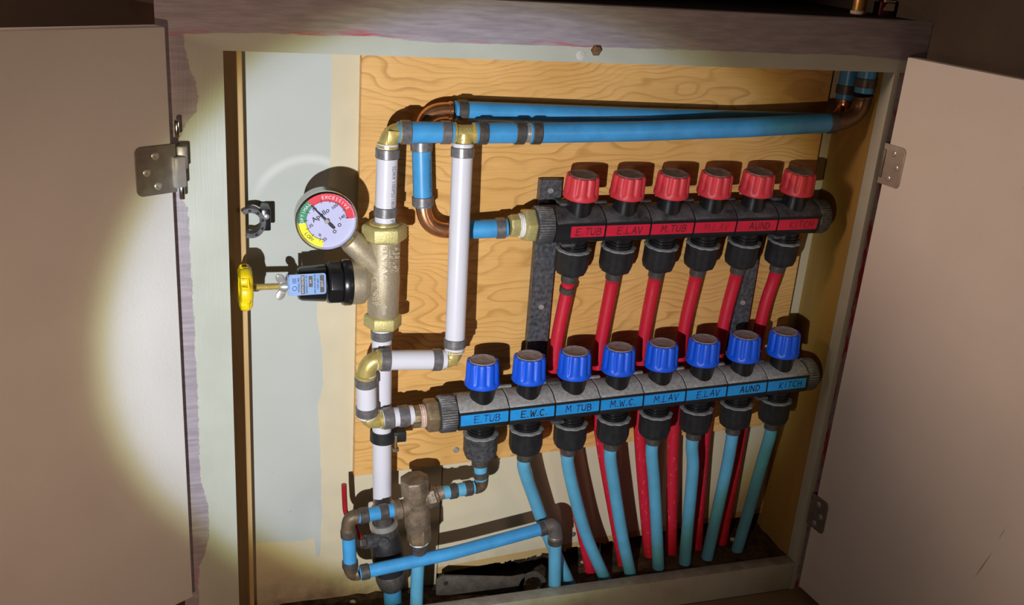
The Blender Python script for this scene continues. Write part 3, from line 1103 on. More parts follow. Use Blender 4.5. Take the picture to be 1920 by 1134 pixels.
hN = [onx(q) for q in (702, 690, 682, 655)]
MB().lathe([(.0150, 0), (.0150, hN[0]), (.0165, hN[1]), (.0232, hN[2]), (.0242, hN[2] + .003), (.0242, hN[3])], L0, Ldir, 36).build('bonnet_seat', 'bronze', pv)
hb = [onx(q) for q in (657, 645, 640, 612, 608, 565, 557)]
bn = MB().lathe([(.0246, hb[0]), (.0252, hb[0] + .001), (.0252, hb[1]), (.0240, hb[2])], L0, Ldir, 36).build('bonnet_flange', 'black', pv)
MB().lathe([(.0228, 0), (.0236, .002), (.0236, hb[3] - hb[2] - .002), (.0215, hb[3] - hb[2])], L0 + Ldir * hb[2], Ldir, 8, V((0, -1, .42)), a0=math.radians(22.5)).build('bonnet_hex', 'black', pv, smooth=20, bevel=.001)
MB().lathe([(.0200, 0), (.0182, hb[5] - hb[4]), (.0165, hb[6] - hb[4] - .001), (.0140, hb[6] - hb[4])], L0 + Ldir * hb[4], Ldir, 32).build('bonnet', 'black', pv)
# grey flat on the hex facing the viewer
# adjusting bolt, wing nut, yellow wheel
hz = [onx(q, 535) for q in (560, 470)]
LB = L0 + V((0, 0, -.0022))
mb = MB()
prof = []
k = int((hz[1] - hz[0]) / .0006)
for i in range(k):
    prof.append((.0036 if i % 2 else .0031, hz[0] + i * .0006))
mb.lathe(prof, LB, Ldir, 16).build('adjusting_bolt', 'brass', pv)
hw = onx(531, 535)
wn = MB().lathe([(.0065, 0), (.0062, .004), (.0045, .0075)], LB + Ldir * (hw - .003), Ldir, 14)
wn.build('wing_nut', 'steel', pv)
for s_ in (1, -1):
    d_ = (Ldir * .55 + V((0, -.15, s_ * .85))).normalized()
    q = LB + Ldir * hw + V((0, -.001, s_ * .004))
    u, v, _ = frame(d_, V((0, -1, 0)))
    out = [(math.cos(a_) * .0045 * (1 if math.cos(a_) < 0 else 1.0), math.sin(a_) * .0065 + .0055) for a_ in [i * math.pi / 8 for i in range(16)]]
    MB().prism([(a_, b_) for a_, b_ in out], q - u * .0 + u * .0012, v, d_, -u, .0026).build('wing', 'steel', pv, bevel=.0006)
hy = onx(470, 535)
Yo = LB + Ldir * hy + V((0, 0, .0))


def lobes(a, h, r):
    if r < .012:
        return r
    k_ = .5 + .5 * math.cos(6 * a)
    return r * (1 - .16 * (1 - k_) ** 3)


MB().lathe([(.006, -.002), (.020, -.001), (.0238, .0015), (.0250, .0045), (.0250, .0075), (.0238, .0110), (.0190, .0128), (.0120, .0120), (.0085, .0085), (.004, .0085)],
           Yo, Ldir, 72, V((0, -1, 0)), fl=lobes, a0=0).build('hand_wheel', 'yellow', pv)
for k in range(6):
    a_ = math.radians(30 + 60 * k)
    u, v, _ = frame(Ldir, V((0, -1, 0)))
    rd = u * math.cos(a_) + v * math.sin(a_)
    tn = Ldir.cross(rd)
    q = Yo + rd * .0225 + Ldir * .006
    MB().tube([q + tn * .0042 + Ldir * .0045, q + tn * .0048 - Ldir * .002, q - tn * .0048 - Ldir * .002, q - tn * .0042 + Ldir * .0045], .0016, 8).build('wheel_grip', 'yellow', pv)
# gauge boss
gd = (P(652, 447, VY - .004) - P(700, 492, VY - .002)).normalized()
g0 = P(703, 494, VY - .001)
GL = (P(655, 450, VY - .004) - g0).length
MB().lathe([(.0135, 0), (.0132, GL * .5), (.0130, GL - .004), (.0118, GL)], g0, gd, 28).build('gauge_port', 'bronze', pv)
# instruction tag hanging off the bolt, in front of the bonnet
tgc = P(577, 533, VY - .0222)
tn = V((0.02, -1, .10)).normalized()
tu = (V((1, 0, .02)) - tn * V((1, 0, .02)).dot(tn)).normalized()
tv = tn.cross(tu) * -1
if tv.z < 0:
    tv = -tv
TW, TH = .0380, .0226
out = []
for (sx_, sy_, a0_) in ((1, 1, 0), (-1, 1, 90), (-1, -1, 180), (1, -1, 270)):
    for k in range(4):
        r_ = .0025 if sx_ > 0 else .0005
        a_ = math.radians(a0_ + k * 30)
        out.append((sx_ * (TW / 2 - r_) + math.cos(a_) * r_, sy_ * (TH / 2 - r_) + math.sin(a_) * r_))
tagp = MB().prism(out, tgc + tn * .0005, tu, tv, -tn, .0008).build('instruction_tag', 'tag', pv)
MB().box(tgc - tu * (TW / 2 + .001) - tn * .004, (.0012, .010, TH * .9)).build('tag_bend', 'tag', pv)


def flat_text(s, size, o_, u_, v_, mat, parent, name='lettering', n_=None, off=.0004, align='CENTER', ext=0):
    n_ = n_ or u_.cross(v_).normalized()
    vs, fs = text2d(s, size, ext, align)
    m_ = MB().add([o_ + u_ * q.x + v_ * q.y + n_ * (off + q.z) for q in vs], fs)
    return m_.build(name, mat, parent, smooth=0)


rows = [(-.0093, 'MODEL PRE', .0030, 'ink_blue', None), (-.0052, 'WITH GAUGE', .0030, 'white_ink', (.0202, .0042)),
        (-.0012, 'RANGE 15-75 PSI', .0026, 'ink_blue', None), (.0030, '3/4', .0032, 'white_ink', (.0118, .0040)),
        (.0074, 'MAX INLET 400 PSI', .0025, 'ink_blue', None), (.0105, 'TEMP 180 F', .0024, 'ink_blue', None), (.0148, '2317', .0036, 'white_ink', (.0185, .0042))]
for (dx_, s, sz, m_, bx_) in rows:
    oo = tgc + tu * dx_ + tn * .0006
    oo = oo + (tv * .003 if s == '3/4' else V((0, 0, 0)))
    if bx_:
        MB().prism([(-bx_[1] / 2, -bx_[0] / 2), (bx_[1] / 2, -bx_[0] / 2), (bx_[1] / 2, bx_[0] / 2), (-bx_[1] / 2, bx_[0] / 2)], oo + tn * .00025, tu, tv, -tn, .0003).build('print_block', 'tag_dark', tagp, smooth=0)
    flat_text(s, sz, oo, tv, -tu, m_, tagp, n_=tn, off=.0004)
for (dv, ) in ((-.0035,),):
    c_ = tgc + tu * -.0138 + tv * dv + tn * .0007
    MB().ring(c_, c_ + tn * .0002, .0020, .0025, 20).build('seal_mark', 'ink_blue', tagp)
c_ = tgc + tu * -.0138 + tv * .0045 + tn * .0007
for k in range(4):
    MB().box(c_ + tv * (k * .0014 - .002), (.0042, .0002, .0005)).build('seal_mark', 'ink_blue', tagp)


def cyl_text(s, size, o_, ax_, r_, ang_, off_ax, mat, parent, ext=.0013, flip=1):
    """raised text reading along the axis of a cylinder"""
    u, v, a_ = frame(ax_, V((0, -1, 0)))
    vs, fs = text2d(s, size, ext)
    m_ = MB()
    vv = []
    for q in vs:
        th = ang_ - flip * q.y / r_
        vv.append(o_ + a_ * (off_ax + flip * q.x) + (u * math.cos(th) + v * math.sin(th)) * (r_ + q.z))
    m_.add(vv, fs)
    return m_.build('raised_lettering', mat, parent, smooth=0)


vm = P(719, 515, VY)
LT = simple('bronze_relief', (.62, .54, .41), .36, .4, .06, 300)
uu, vv_, _ = frame(ax, V((0, -1, 0)))
# find which sign of angle lies to the right in the picture
sg = 1 if (uu * math.cos(.5) + vv_ * math.sin(.5)).x > 0 else -1
cyl_text('MAX INLET', .0088, vm, ax, .0175, sg * -.10, .021, LT, pv, flip=sg)
cyl_text('400 PSI', .0088, vm, ax, .0175, sg * .36, .021, LT, pv, flip=sg)
cyl_text('AT 180 F', .0078, vm, ax, .0175, sg * .78, .021, LT, pv, flip=sg)
cyl_text('APOLLO', .0090, vm + V((0, 0, 0)), ax, .0178, sg * -.62, -.013, LT, pv, flip=sg)
# arrow pointing up
MB().prism([(-.0022, -.008), (.0022, -.008), (.0022, .000), (.0045, .000), (0, .008), (-.0045, .000), (-.0022, .000)],
           P(720, 578, VY - .0178), V((1, 0, 0)), V((0, 0, 1)), V((0, 1, 0)), .001).build('flow_arrow', LT, pv, bevel=.0003, bseg=1)

# ------------------------------------------------------------------ pressure gauge
gc = P(612.5, 414, VY - .022)
gn = V((.0, -1, .0)).normalized()
gu, gv = V((1, 0, 0)), V((0, 0, 1))
pg = thing('pressure_gauge', 'round chrome pressure gauge with red, green and yellow dial', 'gauge', gc + V((0, 0, -.031)))
RG = .0318
MB().lathe([(.012, -.0245), (RG * .90, -.024), (RG * .965, -.021), (RG * .965, -.004), (RG, -.003), (RG, .001), (RG * .985, .0028), (RG * .945, .0034), (RG * .915, .002), (RG * .905, -.0015), (RG * .3, -.0018)],
           gc, gn, 64).build('case', 'chrome', pg, smooth=50)
RD = RG * .905
fc = gc + gn * -.0010
fp = MB().lathe([(RD, 0), (RD, .0002)], fc, gn, 64).build('dial', 'dial', pg, smooth=0)


def arcband(a0, a1, ri, ro, off):
    m_ = MB()
    k = 28
    vs = []
    for i in range(k + 1):
        a_ = math.radians(a0 + (a1 - a0) * i / k)
        for r_ in (ri, ro):
            vs.append(fc + gn * off + gu * math.cos(a_) * r_ + gv * math.sin(a_) * r_)
    m_.add(vs, [(2 * i, 2 * i + 1, 2 * i + 3, 2 * i + 2) for i in range(k)])
    return m_


arcband(5, 133, RD * .73, RD * .985, .0005).build('red_band', 'dial_red', fp, smooth=0)
arcband(133, 185, RD * .73, RD * .985, .0005).build('green_band', 'dial_green', fp, smooth=0)
arcband(185, 262, RD * .73, RD * .985, .0005).build('yellow_band', 'dial_yellow', fp, smooth=0)
arcband(5, 262, RD * .715, RD * .728, .0006).build('scale_arc', 'ink', fp, smooth=0)


def arctext(s, r_, amid, size, mat, inward=False):
    step = size * .72 / r_
    n_ = len(s)
    for i, ch in enumerate(s):
        k = i - (n_ - 1) / 2
        a_ = amid - k * step if not inward else amid + k * step
        pos = fc + gn * .0007 + gu * math.cos(a_) * r_ + gv * math.sin(a_) * r_
        rad = gu * math.cos(a_) + gv * math.sin(a_)
        tan = gu * math.sin(a_) - gv * math.cos(a_)
        if inward:
            rad, tan = -rad, -tan
        flat_text(ch, size, pos, tan, rad, mat, fp, n_=gn, off=.0001)


arctext('EXCESSIVE', RD * .86, math.radians(66), .0050, 'white_ink')
arctext('OPTIMAL', RD * .86, math.radians(159), .0048, 'white_ink')
arctext('LOW', RD * .86, math.radians(222), .0052, 'ink', inward=True)
rot = math.radians(36)
ru, rv = gu * math.cos(rot) + gv * math.sin(rot), -gu * math.sin(rot) + gv * math.cos(rot)
flat_text('Apollo', .0076, fc + gn * .0007 + rv * .0085 - ru * .0015, ru, rv, 'ink', fp, n_=gn)
for s, a_, r_ in (('105', 62, .58), ('140', 12, .56), ('70', 136, .60), ('35', 198, .58), ('0', 246, .58), ('-25', 263, .72)):
    b_ = math.radians(a_)
    flat_text(s, .0048, fc + gn * .0007 + (gu * math.cos(b_) + gv * math.sin(b_)) * RD * r_, ru, rv, 'ink', fp, n_=gn)
m_ = MB()
for k in range(11):
    b_ = math.radians(8 + k * (252 - 8) / 10)
    dr_ = gu * math.cos(b_) + gv * math.sin(b_)
    tr_ = gu * -math.sin(b_) + gv * math.cos(b_)
    o_ = fc + gn * .0007
    m_.add([o_ + dr_ * RD * .66 - tr_ * .00025, o_ + dr_ * RD * .80 - tr_ * .00025, o_ + dr_ * RD * .80 + tr_ * .00025, o_ + dr_ * RD * .66 + tr_ * .00025], [(0, 1, 2, 3)])
m_.build('scale_ticks', 'ink', fp, smooth=0)
nb = math.radians(134)
nd, nn = gu * math.cos(nb) + gv * math.sin(nb), -gu * math.sin(nb) + gv * math.cos(nb)
nq = fc + gn * .0022
MB().prism([(-.0115, -.0011), (-.0115, .0011), (-.007, .0016), (0, .0012), (RD * .80, .0002), (RD * .80, -.0002), (0, -.0012), (-.007, -.0016)][::-1], nq, nd, nn, -gn, .0006).build('needle', 'ink', pg, smooth=0)
MB().lathe([(.0026, -.002), (.0026, .001), (.0020, .0016)], nq, gn, 16).build('needle_hub', 'steel', pg)
for (a_, r_) in ((-20, .49), (-55, .50)):
    b_ = math.radians(a_)
    c_ = fc + gn * .0004 + (gu * math.cos(b_) + gv * math.sin(b_)) * RD * r_
    MB().ring(c_, c_ + gn * .0004, .0012, .0019, 14).build('dial_rivet', 'ink', fp)
sg0 = gc + gn * -.012 + V((.0215, 0, -.0195))
MB().hexa(sg0, g0 + gd * (GL - .001), .0062, None, 6).build('stem', 'brass', pg, smooth=20)

# ------------------------------------------------------------------ manifolds


def manifold(name, label, A, B, ports, tilt, kh, kmat, capmat, bodymat, tapemat, texts, mats, gname, endlen, left, tape0, bar):
    """A,B: axis ends; ports: distances along the axis; tilt: lean of the knobs to the viewer"""
    A, B = V(A), V(B)
    u = (B - A).normalized()
    wv = V((0, -1, 0))
    wv = (wv - u * wv.dot(u)).normalized()
    v = wv.cross(u) * -1
    if v.z < 0:
        v = -v
    # lean
    ct, s_t = math.cos(tilt), math.sin(tilt)
    v, wv = v * ct + wv * s_t, wv * ct - v * s_t
    t = thing(name, label, 'manifold', (A + B) / 2 - v * .02)
    prof = [(.0190, -.0120), (.0190, .0065), (.0200, .0080), (.0195, .0098), (.0165, .0115), (.010, .0160), (.002, .0185), (-.008, .0190), (-.015, .0180),
            (-.019, .0130), (-.0195, -.010), (-.014, -.0175), (.010, -.0185), (.0160, -.0160)]
    pitch = (ports[-1] - ports[0]) / (len(ports) - 1)
    edges = [ports[0] - pitch * .56] + [(ports[i] + ports[i + 1]) / 2 for i in range(len(ports) - 1)] + [ports[-1] + pitch * .56]
    for i in range(len(ports)):
        a, b = edges[i] + .0005, edges[i + 1] - .0005
        MB().prism(prof, A + u * a, wv, v, u, b - a).build('module', bodymat, t, bevel=.0007, bseg=1)
    L = edges[-1] - edges[0]
    MB().cyl(A + u * edges[0], A + u * edges[-1], .0168, 24).build('inner_tube', 'black_mat', t)
    # back rail lip, segment by segment
    for i in range(len(ports)):
        a, b = ports[i] + .016, ports[i] + pitch - .016
        if i == len(ports) - 1:
            continue
        MB().box(A + u * ((a + b) / 2) + v * .0195 - wv * .0155, (b - a, .0042, .0030), Matrix((u, -wv, v)).transposed()).build('back_lip', 'nut_rim' if bar else 'black_wear', t, bevel=.0006, bseg=1)
    R3 = Matrix((u, -wv, v)).transposed()
    for i, s in enumerate(ports):
        c = A + u * s
        # stem with bonnet
        MB().lathe([(.0145, .002), (.0145, .018), (.0132, .026), (.0132, .036)], c, v, 28).build('valve_stem', 'black', t)
        # fluted knob

        def flk(a, h, r, r0=.0):
            if h < .0362 or r < .0150:
                return r
            k_ = .5 + .5 * math.cos(10 * a)
            return r - .0021 * (k_ ** 2.2) * min(1, max(0, (h - .0378) / .003))
        a0 = random.uniform(0, .6)
        kb = MB().lathe([(.0160, .0330), (.0200, .0332), (.0207, .0342), (.0207, .0372), (.0204, .0385), (.0202, .0410), (.0193, kh - .0030), (.0186, kh - .0008), (.0170, kh), (.0150, kh - .0004)], c, v, 120, None, fl=flk, a0=a0).build('knob', kmat, t, smooth=30)
        MB().lathe([(.0155, kh - .001), (.0155, kh), (.0149, kh + .0006), (.0134, kh + .0001), (.0050, kh + .0002)], c, v, 32, None).build('top_disc', capmat, kb)
        # threaded outlet and compression nut
        MB().lathe([(.0150, -.016), (.0150, -.0215), (.0165, -.0218), (.0165, -.0235), (.0148, -.0238), (.0148, -.0255), (.0165, -.0258), (.0165, -.0275), (.015, -.028), (.015, -.034)], c, v, 28, cap0=False, cap1=False).build('outlet_thread', 'black', t)

        def fln(a, h, r):
            if r < .0185:
                return r
            k_ = abs(math.cos(5 * a))
            return r * (1 - .055 * (1 - k_))
        nm = 'black_wear' if (bar and i == 0) else 'black_mat'
        nu = MB().lathe([(.0150, -.0300), (.0195, -.0300), (.0208, -.0310), (.0208, -.0330), (.0203, -.0342), (.0203, -.0540), (.0185, -.0605), (.0110, -.0650), (.009, -.0655)], c, v, 60, None, fl=fln, a0=random.uniform(0, .6)).build('nut', nm, t, smooth=25)
        MB().lathe([(.0160, -.0297), (.0200, -.0297), (.0213, -.0306), (.0213, -.0316), (.0160, -.0316)], c, v, 60, None, fl=fln, cap0=False, cap1=False).build('nut_rim', 'nut_rim', nu)
        MB().lathe([(.0100, -.0645), (.0098, -.0740)], c, v, 24).build('sleeve', 'crimp_dark', t)
        # label tape
        a, b = edges[i] + (tape0 if i == 0 else .0012), edges[i + 1] - (.0012 if i < len(ports) - 1 else .004)
        o_ = A + u * a + wv * .0190
        tp = MB().prism([(0, -.0085), (b - a, -.0085), (b - a, .0050), (0, .0050)], o_ + wv * .0005, u, v, -wv, .0006).build('label_tape', tapemat, t, smooth=0)
        m_ = MB()
        hgt = .0082
        ln = handwriting(MB(), texts[i], V((0, 0, 0)), V((1, 0, 0)), V((0, 1, 0)), hgt, .001)
        st_ = max(.006, (b - a) * (.86 if i < len(ports) - 1 else .92) - ln)
        handwriting(m_, texts[i], o_ + wv * .0008 + u * st_ + v * -.0058, u, v, hgt, .0013)
        m_.build('handwriting', mats[i], tp, smooth=0)
    # right end cap: ribbed
    def rib(n_, dep):
        def f_(a, h, r):
            if r < .019:
                return r
            return r - dep * (.5 + .5 * math.cos(n_ * a))
        return f_
    e1 = A + u * edges[-1]
    MB().lathe([(.017, 0), (.0205, .0005), (.0215, .002), (.0215, endlen - .003), (.0200, endlen), (.014, endlen + .0005)], e1, u, 160, None, fl=rib(40, .0010)).build('end_cap', 'collar' if bar else 'black_wear', t, smooth=60)
    e0 = A + u * edges[0]
    MB().lathe([(.017, 0), (.0205, .0005), (.0222, .002), (.0222, .0180), (.0212, .0200), (.0170, .0205)], e0, -u, 176, None, fl=rib(44, .0011)).build('union_collar', 'collar', t, smooth=60)
    left(t, e0 - u * .0205, -u)
    return t, u, v, wv, A


# upper: six red knobs
YU = 1.036
A = P(1030, 430, 1.017) + V((0, .019, 0))
B = P(1548, 413, 1.017) + V((0, .019, 0))
u_ = (B - A).normalized()
pu = []
for i in range(6):
    xk = [427, 484, 540.5, 596.5, 653, 709.5][i] / 1000
    pu.append((xk - A.x) / u_.x)


def left_upper(t, e, d):
    MB().hexa(e, e + d * .0135, .0205, V((.3, -1, .25)), 6, .10).build('union_hex', 'brass_cast', t, smooth=20, bevel=.0006)
    MB().lathe([(.0128, 0), (.0138, .001), (.0132, .002), (.0140, .003), (.0134, .004), (.0138, .005), (.012, .006)], e + d * .0132, d, 26).build('thread_seal', 'ptfe', t)
    MB().lathe([(.0125, 0), (.0132, .001), (.0132, .009), (.0118, .011)], e + d * .0185, d, 8).build('barb_fitting', 'brass_cast', t, smooth=20)


texts_u = ['E.TUB', 'E.LAV', 'M.TUB', 'M.LAV', 'AUND', 'KITCH']
mu, uu_, uv_, uw_, uA = manifold('hot_manifold', 'upper black manifold with six red valve knobs', A, B, pu, math.radians(7), .0600, 'knob_red', 'cap_dust_red', 'mani_red', 'tape_red',
                                 texts_u, ['ink_red', 'ink_red', 'ink_red', 'ink_red_faint', 'ink_red', 'ink_red_faint'], 'u', .016, left_upper, .018, False)
# lower: eight blue knobs
A2 = P(862, 787, .991) + V((0, .019, 0))
B2 = P(1497, 716, .991) + V((0, .019, 0))
u2_ = (B2 - A2).normalized()
plw = []
for i in range(8):
    xk = (319 + 56.9 * i) / 1000
    plw.append((xk - A2.x) / u2_.x)


def left_lower(t, e, d):
    MB().hexa(e, e + d * .0155, .0205, V((.3, -1, .25)), 6, .10).build('union_hex', 'brass_old', t, smooth=20, bevel=.0006)
    MB().lathe([(.0128, 0), (.0140, .001), (.0132, .002), (.0141, .003), (.0134, .0045), (.0140, .0055), (.012, .007)], e + d * .0152, d, 26).build('thread_seal', 'ptfe_pink', t)
    MB().lathe([(.0122, 0), (.0130, .001), (.0130, .008), (.0125, .010)], e + d * .0210, d, 12).build('barb_fitting', 'brass_old', t, smooth=20)


texts_l = ['E.TUB', 'E.W.C.', 'M TUB', 'M.W.C.', 'M.LAV', 'E.LAV', 'AUND', 'KITCH']
ml, lu_, lv_, lw_, lA = manifold('cold_manifold', 'lower dusty black manifold with eight blue valve knobs', A2, B2, plw, math.radians(0), .0640, 'knob_blue', 'cap_dust', 'mani_blue', 'tape_blue',
                                 texts_l, ['ink_faint', 'ink', 'ink_blue', 'ink_blue', 'ink_blue', 'ink_blue', 'ink', 'ink_blue'], 'l', .016, left_lower, .002, True)

# ------------------------------------------------------------------ brackets
for (lab, px, zt_, zb_, screws) in (('black metal strap bracket behind the left ends of the manifolds', 1031, (1033, 337), .285, ((1033, 357), (1015, 575))),
                                    ('black metal strap bracket behind the sixth red tube', None, None, .30, ((1393, 567),))):
    if px:
        c = P(1033, 357, 1.060)
        ztop = P(1033, 337, 1.060).z
    else:
        c = P(1393, 567, 1.060)
        ztop = .555
    t = thing('strap_bracket', lab, 'bracket', (c.x, 1.06, zb_), 'manifold brackets')
    MB().box2((c.x - .012, 1.060, zb_), (c.x + .012, 1.0625, ztop)).build('strap', 'strap', t, bevel=.0004, bseg=1)
    for sx_ in (-1, 1):
        MB().box2((c.x + sx_ * .012 - .001, 1.0601, zb_), (c.x + sx_ * .012 + .001, YP - .0002, ztop)).build('flange', 'strap', t)
    MB().box2((c.x - .012, 1.0601, ztop - .002), (c.x + .012, YP - .0002, ztop)).build('end_tab', 'strap', t)
    for s_ in screws:
        screwhead('screw', None, P(*s_, 1.0598), r=.0038, mat='steel', parent=t)
    for (mA, uu2, vv2, ww2) in ((uA, uu_, uv_, uw_), (lA, lu_, lv_, lw_)):
        s_ = (c.x + (.014 if mA is uA else .010) - mA.x) / uu2.x
        base = mA + uu2 * s_
        R3 = Matrix((uu2, -ww2, vv2)).transposed()
        MB().box(base + vv2 * .021 - ww2 * .012, (.017, .012, .004), R3).build('clip', 'black_wear', t, bevel=.0012)
        MB().box(base + vv2 * .020 - ww2 * .022 + uu2 * -.004, (.010, .012, .003), R3).build('clip_arm', 'black_wear', t, bevel=.0005)
        yb = (base - ww2 * .018).y
        if 1.0598 - yb > .003:
            MB().box2((c.x + .0, yb, base.z + .010), (c.x + .012, 1.0598, base.z + .014)).build('clip_arm', 'black_wear', t)
            MB().box2((c.x + .0, yb, base.z - .026), (c.x + .016, 1.0598, base.z - .022)).build('clip_arm', 'black_wear', t)
        MB().box(base - vv2 * .021 + ww2 * .002, (.016, .026, .004), R3).build('clip', 'black_wear', t, bevel=.001)

# ------------------------------------------------------------------ red tubes from the upper manifold
names_u = ['E.TUB', 'E.LAV', 'M.TUB', 'M.LAV', 'AUND', 'KITCH']
ordn = ['first', 'second', 'third', 'fourth', 'fifth', 'sixth']
rpx = [[(1040, 690, 1.052), (1062, 850, 1.062), (1104, 1052, 1.055)],
       [(1122, 680, 1.053), (1124, 800, 1.058), (1168, 1052, 1.05)],
       [(1205, 655, 1.053), (1199, 800, 1.058), (1218, 1045, 1.05)],
       [(1280, 635, 1.053), (1263, 800, 1.058), (1258, 1048, 1.048)],
       [(1355, 618, 1.053), (1323, 800, 1.058), (1304, 1042, 1.05)],
       [(1428, 600, 1.053), (1391, 800, 1.060), (1350, 1034, 1.055)]]
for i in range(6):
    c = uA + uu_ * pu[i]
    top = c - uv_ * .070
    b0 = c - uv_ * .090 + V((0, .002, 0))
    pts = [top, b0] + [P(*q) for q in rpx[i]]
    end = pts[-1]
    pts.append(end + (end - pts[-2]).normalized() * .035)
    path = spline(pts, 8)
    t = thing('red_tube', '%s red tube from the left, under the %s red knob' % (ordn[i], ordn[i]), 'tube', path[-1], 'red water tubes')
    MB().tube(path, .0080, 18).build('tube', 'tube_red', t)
    if i == 0:
        d_ = (pts[1] - pts[0]).normalized()
        q = top + d_ * .012
        MB().ring(q, q + d_ * .008, .0078, .0093, 22).build('crimp_ring', 'crimp_dark', t)

# ------------------------------------------------------------------ light blue tubes from the lower manifold
bpx = [None,
       [(1000, 930, 1.022), (1028, 1005, 1.030), (1064, 1086, 1.030)],
       [(1078, 930, 1.014), (1100, 1005, 1.020), (1131, 1077, 1.025)],
       [(1153, 920, 1.014), (1166, 1000, 1.018), (1180, 1066, 1.022)],
       [(1226, 900, 1.013), (1231, 985, 1.016), (1234, 1058, 1.020)],
       [(1299, 880, 1.013), (1290, 980, 1.018), (1284, 1050, 1.022)],
       [(1362, 880, 1.015), (1340, 980, 1.022), (1326, 1044, 1.025)],
       [(1428, 870, 1.018), (1400, 970, 1.028), (1381, 1034, 1.032)]]
ordl = ['first', 'second', 'third', 'fourth', 'fifth', 'sixth', 'seventh', 'eighth']
for i in range(1, 8):
    c = lA + lu_ * plw[i]
    top = c - lv_ * .070
    b0 = c - lv_ * .088 + V((0, .0005, 0))
    pts = [top, b0] + [P(*q) for q in bpx[i]]
    end = pts[-1]
    pts.append(end + (end - pts[-2]).normalized() * .03)
    path = spline(pts, 8)
    t = thing('blue_tube', 'light blue tube dropping from the %s blue knob' % ordl[i], 'tube', path[-1], 'light blue water tubes')
    MB().tube(path, .0080, 18).build('tube', 'tube_blue', t)

# ------------------------------------------------------------------ lower left: mixing valve and its small blue pipes
c1 = lA + lu_ * plw[0]
q0 = c1 - lv_ * .070
q1 = P(903, 901, 1.008)
pipe('blue_pipe', 'tiny upright blue pipe under the first blue knob', [q0, q1], R12, 'tube_blue', (-.0085,), 'small blue pipes', ringmat='crimp_dark', rl=.008)
s1a, s1b = P(889, 913, 1.006), P(828, 924, 1.002)
elbow('small dark elbow under the first blue knob', q1 + V((0, 0, .002)), P(905, 914, 1.008), s1a + V((.002, 0, 0)), .0078, 'brass_dark', 'small dark elbows', collar=.0004)
pipe('blue_pipe', 'stubby blue pipe right of the mixing valve', [s1a, s1b], R12, 'tube_blue', (.008, -.014), 'small blue pipes', ringmat='crimp_dark', rl=.0095)
MVY = 1.002
mv = thing('mixing_valve', 'tarnished bronze valve body with hex cap beside the white riser', 'valve', P(786, 1020, MVY))
mt_, mbt = P(777, 897, MVY), P(784, 1000, MVY)
mx = (mt_ - mbt).normalized()
ML = (mt_ - mbt).length
MB().lathe([(.0118, 0), (.0135, .004), (.0150, .012), (.0156, .022), (.0150, .034), (.0140, .042), (.0146, ML - .014)], mbt, mx, 30).build('body', 'bronze_old', mv)
cp0 = mt_ - mx * .020
MB().hexa(cp0, mt_ + mx * .001, .0176, V((.2, -1, 0)), 8, .08).build('cap', 'bronze_old', mv, smooth=22, bevel=.0006)
lp = P(735, 957, .999)
cb = P(779, 947, MVY)
MB().lathe([(.0105, 0), (.0105, (lp - cb).length - .012), (.0122, (lp - cb).length - .010), (.0122, (lp - cb).length - .003), (.009, (lp - cb).length)], cb, lp - cb, 22).build('side_port', 'bronze_old', mv)
rp = P(828, 923, 1.002)
cb2 = P(785, 938, MVY)
RL = (rp - cb2).length
MB().hexa(cb2 + (rp - cb2).normalized() * (RL - .019), cb2 + (rp - cb2).normalized() * (RL - .008), .0138, V((.3, -1, 0)), 6, .1).build('port_nut', 'bronze_old', mv, smooth=20)
MB().lathe([(.0105, 0), (.0105, RL - .006), (.0085, RL - .004), (.0085, RL + .002)], cb2, rp - cb2, 20).build('side_port', 'bronze_old', mv)
nb0, nb1 = P(786, 1014, MVY), P(785, 984, MVY)
MB().hexa(nb0, nb1, .0148, V((.2, -1, 0)), 6, .1).build('lower_nut', 'brass_old', mv, smooth=20, bevel=.0005)
MB().ring(nb0 - mx * .0015, nb0 + mx * .0008, .008, .0120, 24).build('lower_ring', 'ptfe', mv)
MB().cyl(nb0 + mx * .001, P(786, 1042, MVY), .0098, 22).build('lower_tail', 'crimp_dark', mv)
pipe('blue_tube', 'light blue tube going down below the bronze valve', [P(785, 1036, MVY), P(782, 1090, MVY + .002), P(780, 1160, MVY + .004)], R12, 'tube_blue', (), 'small blue pipes', cat='tube')

YL = .994
s2a, s2b = P(738, 956, .997), P(666, 969, YL)
pipe('blue_pipe', 'stubby blue pipe left of the mixing valve', [s2a, s2b], R12, 'pex_blue', (.012, -.010), 'small blue pipes', ringmat='crimp_dark', rl=.010)
v2a, v2b = P(653, 990, YL), P(657, 1067, YL)
elbow('small dark elbow at the upper left of the blue loop', s2b + V((.002, 0, 0)), P(652, 967, YL), v2a + V((0, 0, -.002)), .0082, 'brass_dark', 'small dark elbows', collar=.0003)
pipe('blue_pipe', 'short upright blue pipe at the far left of the loop', [v2a, v2b], R12, 'pex_blue', (.007, -.0075), 'small blue pipes', ringmat='crimp_dark', rl=.009)
d2a, d2b = P(674, 1074, YL), P(1026, 988, 1.004)
elbow('small dark elbow at the lower left of the blue loop', v2b + V((0, 0, .002)), P(659, 1079, YL), d2a - V((.002, 0, 0)), .0080, 'brass_dark', 'small dark elbows', collar=.0003)
pipe('blue_pipe', 'long slanting blue pipe crossing below the bronze valve', [d2a, P(850, 1036, YL + .003), d2b], R12, 'pex_blue', (.0065, -.006), 'small blue pipes', ringmat='crimp_dark', rl=.010)
v3a, v3b = P(1041, 1004, 1.008), P(1040, 1100, 1.012)
elbow('grey metal elbow at the raised end of the slanting blue pipe', d2b - V((.002, 0, 0)), P(1043, 976, 1.006), v3a + V((0, 0, -.002)), .0086, 'steel_dull', 'small dark elbows', collar=.0008)
